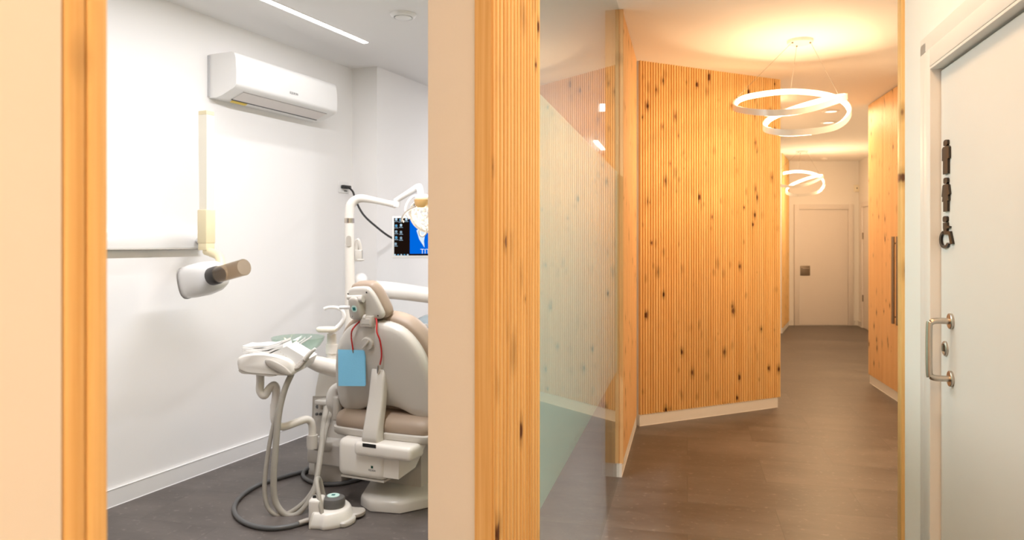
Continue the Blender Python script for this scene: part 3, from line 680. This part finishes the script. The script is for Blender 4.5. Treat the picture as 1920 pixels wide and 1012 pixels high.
# base plate
b = BM(); bo = [(-.10, -.08), (.0, -.135), (.16, -.10), (.30, .10), (.30, .75), (.16, .95), (-.16, .95), (-.28, .75), (-.28, .35)]
pillow(b, bo, [(.012, .0), (.0, .004), (.0, .045), (.006, .058), (.022, .068), (.09, .075)], None, (.02, .4)); obj('base_plate', b, LGREY, ch, auto=50)
b = BM(); prism(b, [(-.14, .12), (.16, .12), (.16, .55), (-.14, .55)], .07, .37, None, .03, 3); obj('lift_column', b, GREYP, ch)
# headrest
th = math.radians(15); uph = Vector((0, -math.sin(th), math.cos(th))); nh = Vector((0, math.cos(th), math.sin(th)))
roll = math.radians(3); xh = Vector((math.cos(roll), 0, 0))+uph*math.sin(roll); xh.normalize(); uh2 = (uph-xh*xh.dot(uph)).normalized()
MH = basis((-.045, -.125, 1.1), xh, uh2, -nh)
ho = smooth2([(-.105, -.055), (-.098, .01), (-.082, .075), (-.062, .097), (-.02, .102), (.035, .10), (.06, .085), (.085, .04), (.112, -.04), (.108, -.066), (.085, -.078), (0, -.08), (-.085, -.078), (-.102, -.07)], 4)
b = BM(); pillow(b, ho, [(.012, -.02), (.0, -.012), (.0, .006), (.004, .012), (.014, .016), (.05, .018)], MH); obj('headrest_shell', b, LGREY, ch, auto=60)
b = BM(); pillow(b, [(x*1.09, y*1.12) for x, y in ho], [(.04, -.10), (.012, -.095), (.0, -.075), (.0, -.035), (.008, -.021), (.02, -.018)], MH); obj('headrest_cushion', b, TAUPE, ch, auto=60)
hx_, hz_ = -.025, .0
b = BM(); pillow(b, smooth2([(-.028+hx_, .05), (0+hx_, .062), (.028+hx_, .05), (.032+hx_, 0), (.026+hx_, -.06), (-.022+hx_, -.06), (-.03+hx_, 0)], 4), [(0, .015), (.0, .045), (.003, .055), (.010, .06)], MH); hb = obj('headrest_bracket', b, GREYP, ch, auto=60)
b = BM(); cyl(b, MH @ Vector((-.045+hx_, .055, .035)), MH @ Vector((.05+hx_, .055, .035)), .012, seg=16); cyl(b, MH @ Vector((.03+hx_, .045, .035)), MH @ Vector((.052+hx_, .045, .035)), .018, seg=20); obj('hinge_pin', b, LGREY, hb)
b = BM(); cyl(b, MH @ Vector((-.032+hx_, -.058, .035)), MH @ Vector((.045+hx_, -.058, .035)), .012, seg=16); cyl(b, MH @ Vector((.035+hx_, -.058, .035)), MH @ Vector((.05+hx_, -.058, .035)), .016, seg=20); obj('hinge_pin', b, LGREY, hb)
b = BM(); cyl(b, MH @ Vector((-.11+hx_, .0, .035)), MH @ Vector((-.01, .0, .035)), .010, seg=14); obj('release_lever', b, PLAST, ch)
b = BM(); lathe(b, [(0, 0), (.0185, 0), (.0185, .002), (0, .002)], MH @ Vector((hx_, 0, .059)), -nh, 24); lb = obj('mint_badge', b, MINT, hb)
b = BM(); box(b, (-.0085, -.0085, 0), (.0085, .0085, .0015), 0, 1, MH @ Matrix.Translation((hx_, 0, .0611))); obj('teal_square', b, TEAL, lb)
for x, y in ((-.078, .07), (.042, .075), (-.078, -.058), (.085, -.056)):
    b = BM(); lathe(b, [(0, 0), (.0045, 0), (.0045, .001), (0, .001)], MH @ Vector((x, y, .0172)), -nh, 10); obj('screw_hole', b, BLACK, ch)
b = BM(); box(b, (-.055, -.155, .985), (.02, -.105, 1.045), .006, 2); box(b, (-.04, -.13, .975), (.01, -.085, 1.0), .004, 2); box(b, (-.045, -.158, 1.0), (.01, -.15, 1.03), .002, 1); obj('headrest_post', b, GREYP, ch)

# bib chain and bib
nk = Vector((-.02, -.11, 1.0))
bc = thing('bib_chain', 'red cord with metal clips hung round the headrest post', 'bib chain', CO, UANG)
def onshell(x, v_, off): return MB @ Vector((x, v_, off))
b = BM(); tube(b, [(-.015, -.1, 1.03), (-.06, -.125, 1.02), onshell(-.105, .30, .07), onshell(-.125, .255, .068), onshell(-.130, .20, .066), onshell(-.13, .175, .066)], .0045, 8)
tube(b, [(-.02, -.1, 1.035), (.03, -.125, 1.025), onshell(.045, .29, .07), onshell(.055, .24, .068), onshell(.05, .16, .066), onshell(.03, .10, .066)], .0045, 8); tube(b, [(-.015, -.1, 1.03), (-.03, -.05, 1.035), (.0, -.05, 1.035), (-.02, -.1, 1.035)], .0045, 8); obj('red_cord', b, RED, bc)
for (x, v_, s) in ((-.13, .155, 0), (.018, .072, 1)):
    b = BM(); a1 = onshell(x, v_+.022, .066); a2 = onshell(x-(.012 if s else 0), v_-.025, .068); tube(b, [a1, (a1+a2)/2, a2], [.006, .007, .002], 8, False); obj('clip', b, STEEL, bc)
nap = thing('dental_bib', 'light blue folded paper bib clipped to the red cord', 'bib', CO, UANG)
b = BM(); Mn = basis((-.135, -.112, .835), (math.cos(.30), math.sin(.30), 0), (0, 0, 1))
prism(b, [(-.078, .018), (.072, .016), (.073, -.178), (-.076, -.18)], -.0015, .0015, Mn); prism(b, [(-.074, .016), (.074, .013), (.076, -.174), (-.072, -.177)], -.0055, -.0025, Mn); obj('folded_paper', b, BLUE, nap)

# ================================================================ dental unit (built where it stands, left of the chair)
UO = FL(617, 900); UO = Vector((P(617, 0, 4.45).x, 4.45, 0))
du = thing('dental_unit', 'white dental unit column with spittoon and instrument tray', 'dental unit', UO, UANG)
Mu = MW[du.name]
def lp(px, py, c):  # pixel to unit-local point on the plane local y=c
    k = Vector(((px-HX)/F, 1, -(py-HY)/F)); u = Vector((U2.x, U2.y, 0)); n_ = k.dot(u); o_ = (UO+u*c-Vector((0, 0, CAMZ))); s = o_.dot(u)/n_
    return Mu.inverted() @ (Vector((0, 0, CAMZ))+k*s)
def lp2(px, py, c): v_ = lp(px, py, c); return (v_.x, v_.z)
MF = basis((0, 0, 0), (1, 0, 0), (0, 0, 1), (0, -1, 0))
body = [lp2(x, y, 0) for x, y in ((578, 888), (586, 800), (592, 730), (600, 690), (610, 672), (640, 668), (660, 680), (664, 740), (668, 888))]
body = [(x, max(.02, z)) for x, z in body]; body[0] = (body[0][0], 0.0); body[-1] = (body[-1][0], 0.0)
b = BM(); prism(b, body, -.26, .0, MF, .02, 3); obj('unit_body', b, CREAM, du, auto=50)
fr_ = [lp2(x, y, 0) for x, y in ((588, 742), (641, 742), (650, 842), (584, 842))]
b = BM(); prism(b, fr_, .0, .008, MF, .003, 1); pf = obj('panel_frame', b, GREYP, du)
fi = [lp2(x, y, 0) for x, y in ((592, 746), (641, 746), (650, 839), (588, 839))]
b = BM(); prism(b, fi, .008, .012, MF, .001, 1); obj('control_panel', b, LGREY, pf)
for x, y, rr in ((599, 761, .013), (597, 775, .009), (604, 775, .009)):
    q_ = lp(x, y, 0); b = BM(); lathe(b, [(0, 0), (rr, 0), (rr*.9, .01), (0, .011)], (q_.x, -.012, q_.z), (0, -1, 0), 18); obj('control_knob', b, DHOSE, pf)
b = BM(); q_ = lp(618, 749, 0); box(b, (q_.x-.035, -.10, q_.z-.014), (q_.x+.07, -.008, q_.z+.014), .006, 2)
for dx in (-.012, .022): cyl(b, (q_.x+dx, -.07, q_.z-.045), (q_.x+dx, -.07, q_.z), .014, seg=16)
hold = obj('hose_holder', b, LGREY, du)
# lower foot box
b = BM(); q0 = lp(603, 846, -.0); q1 = lp(640, 885, 0); box(b, (q0.x, -.14, .12), (q0.x+.26, .02, .25), .012, 3); obj('junction_box', b, LGREY, du)
b = BM(); box(b, (q0.x+.02, -.1, .0), (q0.x+.22, .1, .12), .01, 2); obj('floor_box', b, GREYP, du)
# upper body: spittoon neck, arm
b = BM(); tube(b, [P(578, 676, 4.3), P(600, 683, 4.35), P(630, 690, 4.4), P(660, 690, 4.42)], [.035, .048, .052, .05], 16); obj('spittoon_arm', b, CREAM, du, True)
b = BM(); cyl(b, P(622, 690, 4.42), P(622, 625, 4.42), .032, .028); cyl(b, P(622, 662, 4.42), P(622, 645, 4.42), .036, .036); obj('spittoon_column', b, CREAM, du, True)
# cup filler + cup rest
b = BM(); tube(b, [P(618, 625, 4.40), P(635, 612, 4.40), P(645, 597, 4.40), P(642, 583, 4.40), P(632, 577, 4.40), P(618, 576, 4.40), P(608, 579, 4.40)], [.018, .016, .013, .012, .011, .010, .010], 14); obj('cup_filler', b, PLAST, du, True)
b = BM(); cr_ = P(613, 617, 4.38); pillow(b, rrect(.125, .08, .035, 5), [(.01, -.016), (0, -.008), (0, .008), (.01, .014)], Matrix.Translation(cr_)); obj('cup_rest', b, YELL, du, True, 60)
# glass bowl
bc_ = P(559, 634, 4.36)
BOWL = glassmat('green_glass', (.86, .93, .89), .05, (.70, .82, .76), .28)
b = BM(); lathe(b, [(.155, .008), (.150, -.012), (.128, -.045), (.09, -.075), (.04, -.092), (.01, -.094), (.01, -.088), (.038, -.086), (.086, -.069), (.123, -.04), (.145, -.008), (.150, .008)], bc_, (.0, 0, 1), 48, closed=True); obj('glass_spittoon_bowl', b, BOWL, du, True)
b = BM(); tube(b, [bc_+Vector((.0, 0, -.09)), bc_+Vector((.03, .01, -.13)), P(590, 680, 4.36)], .022, 12); obj('bowl_drain', b, CREAM, du, True)
# tray arm below
b = BM(); tube(b, [P(488, 690, 3.93), P(488, 715, 3.93), P(488, 733, 3.93), P(496, 741, 3.93), P(505, 728, 3.94), P(514, 722, 3.95), P(518, 732, 3.95), P(515, 760, 3.95)], .0215, 18, n=6); cyl(b, P(514.5, 757, 3.95), P(514, 785, 3.95), .022); tr1 = obj('tray_arm', b, CREAM, du, True)
b = BM(); tube(b, [P(514, 760, 3.95), P(514, 782, 3.95), P(520, 797, 3.96), P(535, 799, 3.98), P(560, 790, 4.02), P(575, 786, 4.05), P(584, 793, 4.07), P(586, 815, 4.08), P(586, 822, 4.08)], .021, 18, n=6); obj('lower_tray_arm', b, CREAM, du, True)
b = BM(); cyl(b, P(586, 815, 4.08), P(586, 840, 4.08), .029); box(b, P(575, 838, 4.16)-Vector((0, .01, 0)), P(597, 818, 4.16)+Vector((0.03, .02, 0)), .006); obj('arm_clamp', b, LGREY, du, True)
b = BM(); tube(b, [P(587, 833, 4.1), P(610, 838, 4.25), P(640, 836, 4.42)], .028, 12); obj('clamp_strut', b, LGREY, du, True)
# delivery tray head
Yt = 3.9
def tp(px, py): v_ = P(px, py, Yt); return (v_.x, v_.z)
MT = basis((0, Yt, 0), (1, 0, 0), (0, 0, 1), (0, -1, 0))
to = [tp(x, y) for x, y in ((449, 676), (452, 668), (466, 662), (490, 660), (512, 662), (535, 667), (552, 676), (558, 690), (556, 698), (545, 702), (510, 700), (470, 697), (453, 692), (450, 684))]
b = BM(); pillow(b, smooth2(to, 3), [(.014, -.21), (.0, -.19), (.0, .03), (.006, .045), (.016, .052)], MT); th_ = obj('tray_head', b, CREAM, du, True, 50)
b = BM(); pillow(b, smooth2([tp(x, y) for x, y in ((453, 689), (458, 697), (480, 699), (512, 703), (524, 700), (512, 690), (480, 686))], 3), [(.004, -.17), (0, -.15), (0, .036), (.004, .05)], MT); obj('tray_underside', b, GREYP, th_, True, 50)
b = BM(); pillow(b, smooth2([tp(x, y) for x, y in ((504, 671), (516, 671), (538, 682), (551, 694), (552, 699), (543, 700), (520, 690), (506, 680))], 3), [(.0, .03), (.0, .056), (.004, .062), (.01, .064)], MT); obj('side_grip', b, GREYP, th_, True, 50)
# instrument deck, sloping to the right
b = BM(); deck = [tp(x, y) for x, y in ((508, 662), (540, 648), (580, 672), (572, 690), (556, 698), (545, 685), (530, 670))]
prism(b, deck, -.16, .02, MT, .008, 2); dk = obj('instrument_deck', b, PLAST, th_, True)
for k, (x, y) in enumerate(((556, 688), (560, 684), (564, 680), (568, 676), (572, 672))):
    s_ = P(x+3, y+1, Yt-.03+k*.004); b = BM(); cyl(b, s_+Vector((-.03, .0, -.012)), s_+Vector((.004, 0, .002)), .011, .010, seg=12); cyl(b, s_+Vector((.004, 0, .002)), s_+Vector((.012, 0, .006)), .0075, seg=12); obj('instrument_holder', b, GREYP, dk, True)
b = BM(); s_ = P(571, 674, Yt-.03); tube(b, [s_, s_+Vector((.03, -.0, .035)), s_+Vector((.05, 0, .052))], [.013, .011, .008], 12); dk2 = obj('handpiece', b, LGREY, dk, True)
b = BM(); cyl(b, s_+Vector((.04, 0, .043)), s_+Vector((.058, 0, .06)), .009, .007, seg=12); obj('handpiece_tip', b, PLAST, dk2, True)
for k in range(3):
    s_ = P(556+k*12, 640-k*3, Yt+.25); b = BM(); tube(b, [s_+Vector((-.05, 0, -.03)), s_, s_+Vector((.012, 0, .012))], .004, 8); obj('instrument_tip', b, PLAST, dk, True)
for k in range(3):
    b = BM(); a_ = P(536-k*5, 668-k*4, Yt-.022); c_ = P(561-k*6, 651-k*2, Yt+.1); tube(b, [a_, c_], .0018, 6, False); obj('deck_groove', b, GREYP, dk, True)
# paper towels on the tray
pt = thing('paper_towel_pile', 'folded white paper towels piled on the instrument tray', 'paper towels', P(500, 660, 3.95)+Vector((0, 0, .004)), 0)
for k in range(3):
    b = BM(); z_ = k*.013; nrx = 8; rows = []
    for i in range(nrx+1):
        u_ = i/nrx; x_ = -.105+u_*.215; lift = z_+(.028*max(0, u_-.62)/.38 if u_ > .62 else 0)+.003*math.sin(u_*9+k*1.7)
        rows.append([b.verts.new((x_-k*.003, yy, lift+hh_)) for yy, hh_ in ((-.07+k*.006, 0), (-.07+k*.006, .012), (.09, .012), (.09, 0))])
    skin(b, rows); obj('folded_towel', b, PAPER, pt, auto=50)
# swing arm crossing behind the headrest
sa = [P(662, 541, 4.88), P(690, 541, 4.76), P(730, 544, 4.72), P(780, 550, 4.68), P(840, 560, 4.65), P(880, 575, 4.62)]
b = BM(); tube(b, sa, [.045, .052, .056, .052, .048, .04], 20); obj('swing_arm', b, PLAST, du, True)
b = BM(); s_ = P(676, 525, 4.84); bmesh.ops.create_icosphere(b, subdivisions=3, radius=.05, matrix=Matrix.Translation(s_)); obj('arm_joint', b, PLAST, du, True)

# hoses
hs = thing('suction_hose', 'pair of grey hoses looping from tray to floor and unit', 'hose', FL(545, 968), 0)
A_ = [P(547, 700, 3.9), P(534, 730, 3.88), P(523, 775, 3.86), P(516, 850, 3.84), P(513, 905, 3.83), P(517, 942, 3.83), P(535, 964, 3.83), P(556, 964, 3.84), P(575, 945, 3.86), P(590, 915, 3.90), P(600, 860, 4.0), P(607, 800, 4.18), P(612, 764, 4.34)]
b = BM(); tube(b, A_, [.016, .016, .017, .017, .017, .017, .016, .014, .0135, .014, .016, .018, .016], 16); obj('thick_hose', b, HOSE, hs, True)
B_ = [P(545, 702, 3.93), P(528, 745, 3.91), P(512, 800, 3.88), P(501, 860, 3.86), P(496, 915, 3.84), P(502, 950, 3.83), P(522, 966, 3.83), P(548, 958, 3.85), P(575, 935, 3.88), P(592, 905, 3.92), P(601, 860, 4.02), P(612, 805, 4.16), P(622, 768, 4.32)]
b = BM(); tube(b, B_, [.011, .011, .0115, .0115, .012, .012, .012, .012, .011, .011, .011, .012, .013], 14); obj('thin_hose', b, HOSE, hs, True)
fc = thing('floor_cable', 'dark grey cable looping on the floor behind the foot pedal', 'cable', FL(450, 940), 0)
C_ = [FL(592, 972, .018), FL(570, 979, .013), FL(540, 987, .013), FL(505, 990, .013), FL(470, 984, .013), FL(446, 970, .013), FL(439, 952, .013), FL(450, 932, .013), FL(480, 911, .013), FL(520, 897, .013), FL(560, 886, .013), FL(600, 878, .013), FL(640, 874, .013)]
b = BM(); tube(b, C_, .0125, 12); obj('cable_run', b, DHOSE, fc, True)
D_ = [FL(640, 872, .013), FL(605, 870, .038), FL(580, 876, .038), FL(568, 889, .013), FL(578, 900, .013), FL(605, 907, .013), FL(645, 905, .013), FL(690, 893, .013)]
b = BM(); tube(b, D_, .0125, 12); obj('cable_coil', b, DHOSE, fc, True)

# ---------------------------------------------------------------- foot pedal
fo = FL(618, 968)
fp = thing('foot_pedal', 'white foot control with round grey button on the floor', 'foot pedal', (fo.x, fo.y, 0), 0)
def fl2(px, py, z=0): v_ = FL(px, py, z); return (v_.x, v_.y)
base = [fl2(*q_) for q_ in ((579, 990), (582, 992), (600, 993), (607, 995), (632, 991), (652, 985), (664, 973), (660, 962), (640, 952), (600, 952), (583, 962))]
b = BM(); pillow(b, smooth2(base, 2), [(.004, .001), (.0, .006), (.0, .022), (.012, .045), (.020, .066), (.032, .074)]); obj('pedal_body', b, CREAM, fp, True, 45)
b = BM(); q_ = P(592, 955, 3.72); box(b, (q_.x-.028, q_.y-.045, .02), (q_.x+.042, q_.y+.05, .135), .016, 3); obj('socket_tower', b, CREAM, fp, True)
b = BM(); lathe(b, [(0, 0), (.010, 0), (.008, .012), (0, .012)], (q_.x-.004, q_.y-.01, .133)); obj('socket_hole', b, BLACK, fp, True)
dc_ = P(625, 950, 3.76); dc_ = Vector((dc_.x, dc_.y, .082))
b = BM(); lathe(b, [(0, -.01), (.055, -.01), (.060, .0), (.061, .02), (.056, .038), (.042, .045), (0, .046)], dc_, seg=40); db = obj('round_button', b, mat('button_grey', (.13, .125, .12), .45), fp, True)
b = BM(); lathe(b, [(0, .0462), (.032, .0462), (.031, .049), (0, .0492)], dc_, seg=32); dm = obj('mint_disc', b, MINT, db, True)
b = BM(); box(b, dc_+Vector((-.009, -.008, .049)), dc_+Vector((.009, .008, .0505))); obj('teal_square', b, TEAL, dm, True)
b = BM(); pillow(b, smooth2([fl2(*q_) for q_ in ((645, 958), (665, 962), (684, 963), (682, 970), (668, 975), (650, 972))], 3), [(.002, .012), (0, .016), (0, .028), (.006, .034)]); obj('side_pedal', b, GREYP, fp, True)
b = BM(); pillow(b, smooth2([fl2(*q_) for q_ in ((636, 985), (652, 975), (666, 974), (665, 981), (650, 989), (638, 990))], 3), [(.002, .004), (0, .008), (0, .022), (.006, .028)]); obj('front_pedal', b, LGREY, fp, True)
b = BM(); tube(b, [P(605, 975, 3.66)+Vector((0, 0, 0)), P(603, 960, 3.67), P(598, 930, 3.70), P(594, 905, 3.74), P(595, 897, 3.78), P(600, 900, 3.82), P(606, 925, 3.84), P(612, 950, 3.85)], .0115, 12); obj('carry_handle', b, HOSE, fp, True)
b = BM(); tube(b, [FL(594, 971, .03), FL(576, 975, .022), FL(560, 980, .02)], [.014, .012, .011], 12); obj('cable_gland', b, GREYP, fp, True)

# ================================================================ operating lamp
pb = P(656, 700, 4.75)
ol = thing('operating_lamp', 'lit dental operating lamp on a white pole and jointed arm', 'operating lamp', (pb.x, pb.y, 0), 0)
b = BM(); tube(b, [(pb.x, 4.75, .55), P(656, 600, 4.75), P(656, 500, 4.75), P(655, 410, 4.75)], .0315, 20, n=4); obj('pole', b, CREAM, ol, True)
b = BM(); tube(b, [P(655, 414, 4.75), P(655.5, 400, 4.75), P(658, 384, 4.75), P(668, 374, 4.75), P(682, 372, 4.74), P(705, 376, 4.71), P(728, 381, 4.68), P(741, 384, 4.66)], [.031, .031, .031, .029, .026, .021, .020, .022], 18); obj('curved_arm', b, CREAM, ol, True)
b = BM(); cyl(b, P(655, 418, 4.75), P(655, 409, 4.75), .0325); obj('joint_collar', b, STEEL, ol, True)
b = BM(); prism(b, rrect(.032, .07, .015, 5), 0, .004, basis(P(654, 452, 4.717), (1, 0, 0), (0, 0, 1), (0, -1, 0)), .001, 1); obj('pole_switch', b, GREYP, ol, True)
b = BM(); tube(b, [P(743, 388, 4.66), P(745, 378, 4.66)], .022, 16, False); tube(b, [P(741, 377, 4.66), P(762, 364, 4.64), P(785, 350, 4.62)], [.016, .019, .023], 16, False); obj('upper_arm', b, PLAST, ol, True)
lh = P(801, 404, 4.55)
b = BM(); tube(b, [P(786, 350, 4.62), P(788, 358, 4.55), P(789, 366, 4.48)], .022, 14, False); lathe(b, [(0, .022), (.045, .018), (.05, .0), (.045, -.012), (0, -.014)], P(793, 371, 4.45), seg=24); obj('head_swivel', b, PLAST, ol, True)
b = BM(); tube(b, [P(793, 366, 4.6)+Vector((.02, 0, 0)), P(776, 368, 4.58), P(764, 380, 4.56), P(760, 396, 4.55), P(768, 410, 4.55)], .008, 12); tube(b, [P(813, 366, 4.6), P(838, 368, 4.58), P(848, 380, 4.56), P(850, 396, 4.55), P(842, 410, 4.55)], .008, 12); obj('yoke', b, PLAST, ol, True)
b = BM(); lathe(b, [(0, 0), (.045, .0), (.04, -.03), (.025, -.05), (0, -.054)], P(790, 374, 4.42), seg=20); obj('amber_hub', b, mat('amber_plastic', (.80, .50, .20), .35), ol, True)
fdir = Vector((-.25, -.80, -.45)).normalized()
b = BM(); lathe(b, [(0, -.075), (.06, -.07), (.095, -.05), (.112, -.015), (.118, .012), (.114, .018), (.108, .006), (.085, -.025), (.04, -.04), (0, -.045)], lh, fdir, 40); obj('reflector_housing', b, mat('reflector_white', (.85, .80, .72), .2), ol, True, 50)
bl = BM(); lathe(bl, [(0, .0), (.106, .004), (.09, .028), (.055, .046), (0, .052)], lh, fdir, 40)
LAMPL = emis('lamp_glow', (1, .83, .62), 2.6)
def facet():
    m, nt, out = newmat('faceted_lamp_glass'); e = N(nt, 'ShaderNodeEmission'); tc = N(nt, 'ShaderNodeTexCoord')
    v_ = N(nt, 'ShaderNodeTexVoronoi'); v_.inputs['Scale'].default_value = 70; nt.links.new(tc.outputs['Object'], v_.inputs['Vector'])
    s_ = N(nt, 'ShaderNodeSeparateColor'); nt.links.new(v_.outputs['Color'], s_.inputs[0])
    c_ = mixc(nt, s_.outputs[0], (1, .84, .62), (1, .96, .9)); nt.links.new(c_, e.inputs[0])
    nt.links.new(mth(nt, 'MULTIPLY_ADD', s_.outputs[1], 1.1, .8), e.inputs[1])
    g_ = N(nt, 'ShaderNodeBsdfGlossy'); g_.inputs['Roughness'].default_value = .1
    mx = N(nt, 'ShaderNodeMixShader'); mx.inputs[0].default_value = .12
    nt.links.new(e.outputs[0], mx.inputs[1]); nt.links.new(g_.outputs[0], mx.inputs[2]); nt.links.new(mx.outputs[0], out.inputs[0]); return m
obj('lamp_glass', bl, facet(), ol, True, 50)
b = BM(); tube(b, [P(803, 381, 4.47), P(780, 387, 4.45), P(765, 394, 4.44), P(756, 404, 4.43), P(753, 414, 4.43), P(757, 415, 4.43)], .0065, 10); tube(b, [P(806, 384, 4.47), P(828, 388, 4.45), P(842, 396, 4.44), P(850, 408, 4.43), P(851, 416, 4.43)], .0065, 10); obj('grab_handle', b, mat('handle_grey', (.34, .31, .28), .4), ol, True)
b = BM(); tube(b, [P(786, 432, 4.42), P(787, 440, 4.42), P(793, 443, 4.42), P(799, 437, 4.42), P(800, 428, 4.42)], .005, 8); obj('lower_handle', b, GREYP, ol, True)
b = BM(); tube(b, [P(781, 377, 4.56), P(776, 386, 4.5)], .003, 6, False); obj('wire', b, BLACK, ol, True)
ll = bpy.data.lights.new('operating_lamp_light', 'AREA'); ll.shape = 'DISK'; ll.size = .2; ll.energy = 2.2; ll.color = (1, .8, .6)
lo_ = bpy.data.objects.new('operating_lamp_light', ll); COL.objects.link(lo_); lo_.location = lh+fdir*.07; lo_.rotation_euler = fdir.to_track_quat('-Z', 'Y').to_euler()
# accessory holder on the pole
b = BM(); box(b, P(665, 490, 4.74), P(678, 468, 4.74)+Vector((0, .05, 0)), .006, 2); tube(b, [P(668, 468, 4.76), P(670, 450, 4.76), P(674, 458, 4.76), P(677, 470, 4.76)], .014, 10); cyl(b, P(670, 487, 4.72), P(683, 487, 4.72), .006, seg=8); obj('tool_holder', b, LGREY, ol, True)

# translucent hood on the right of the chair
hq = P(812, 640, 5.95)
hdn = thing('clear_plastic_hood', 'clear bluish plastic hood with grey flap behind the chair', 'hood', (hq.x, hq.y, 0), 0)
HOOD = glassmat('clear_blue_plastic', (.84, .91, .94), .06, (.72, .80, .84), .35)
b = BM(); n1 = 16; rings = []
cH = P(825, 648, 5.95)
for i in range(9):
    th_i = (i/8)*math.pi/2; rr = .33*math.cos(th_i)+.001; zz = .27*math.sin(th_i)
    rings.append([b.verts.new(cH+Vector((rr*math.cos(a_)*1.0, rr*.75*math.sin(a_), zz))) for a_ in [2*math.pi*j/28 for j in range(28)]])
skin(b, rings, False, True); obj('clear_dome', b, HOOD, hdn, True, 70)
b = BM(); Mh = basis((0, 5.66, 0), (1, 0, 0), (0, 0, 1), (0, -1, 0))
def hp(px, py): v_ = P(px, py, 5.66); return (v_.x, v_.z)
prism(b, [hp(*q_) for q_ in ((755, 603), (759, 589), (770, 595), (783, 607))], 0, .006, Mh); obj('grey_flap', b, mat('flap_grey', (.30, .30, .31), .5), hdn, True)
b = BM(); box(b, (hp(757, 612)[0], 5.655, hp(0, 612)[1]), (hp(815, 612)[0], 5.67, hp(0, 607)[1]), .002, 1); obj('white_bar', b, PLAST, hdn, True)
b = BM(); tube(b, [P(751, 606, 5.65), P(750, 600, 5.65), P(755, 598, 5.65)], .007, 8); obj('black_hook', b, BLACK, hdn, True)
b = BM(); cyl(b, (cH.x, cH.y, .04), (cH.x, cH.y, cH.z-.03), .03); lathe(b, [(0, 0), (.22, 0), (.22, .03), (.03, .05), (0, .05)], (cH.x, cH.y, 0), seg=24); lathe(b, [(0, -.035), (.30, -.035), (.30, -.005), (0, -.005)], cH, seg=28); obj('stand', b, CREAM, hdn, True)
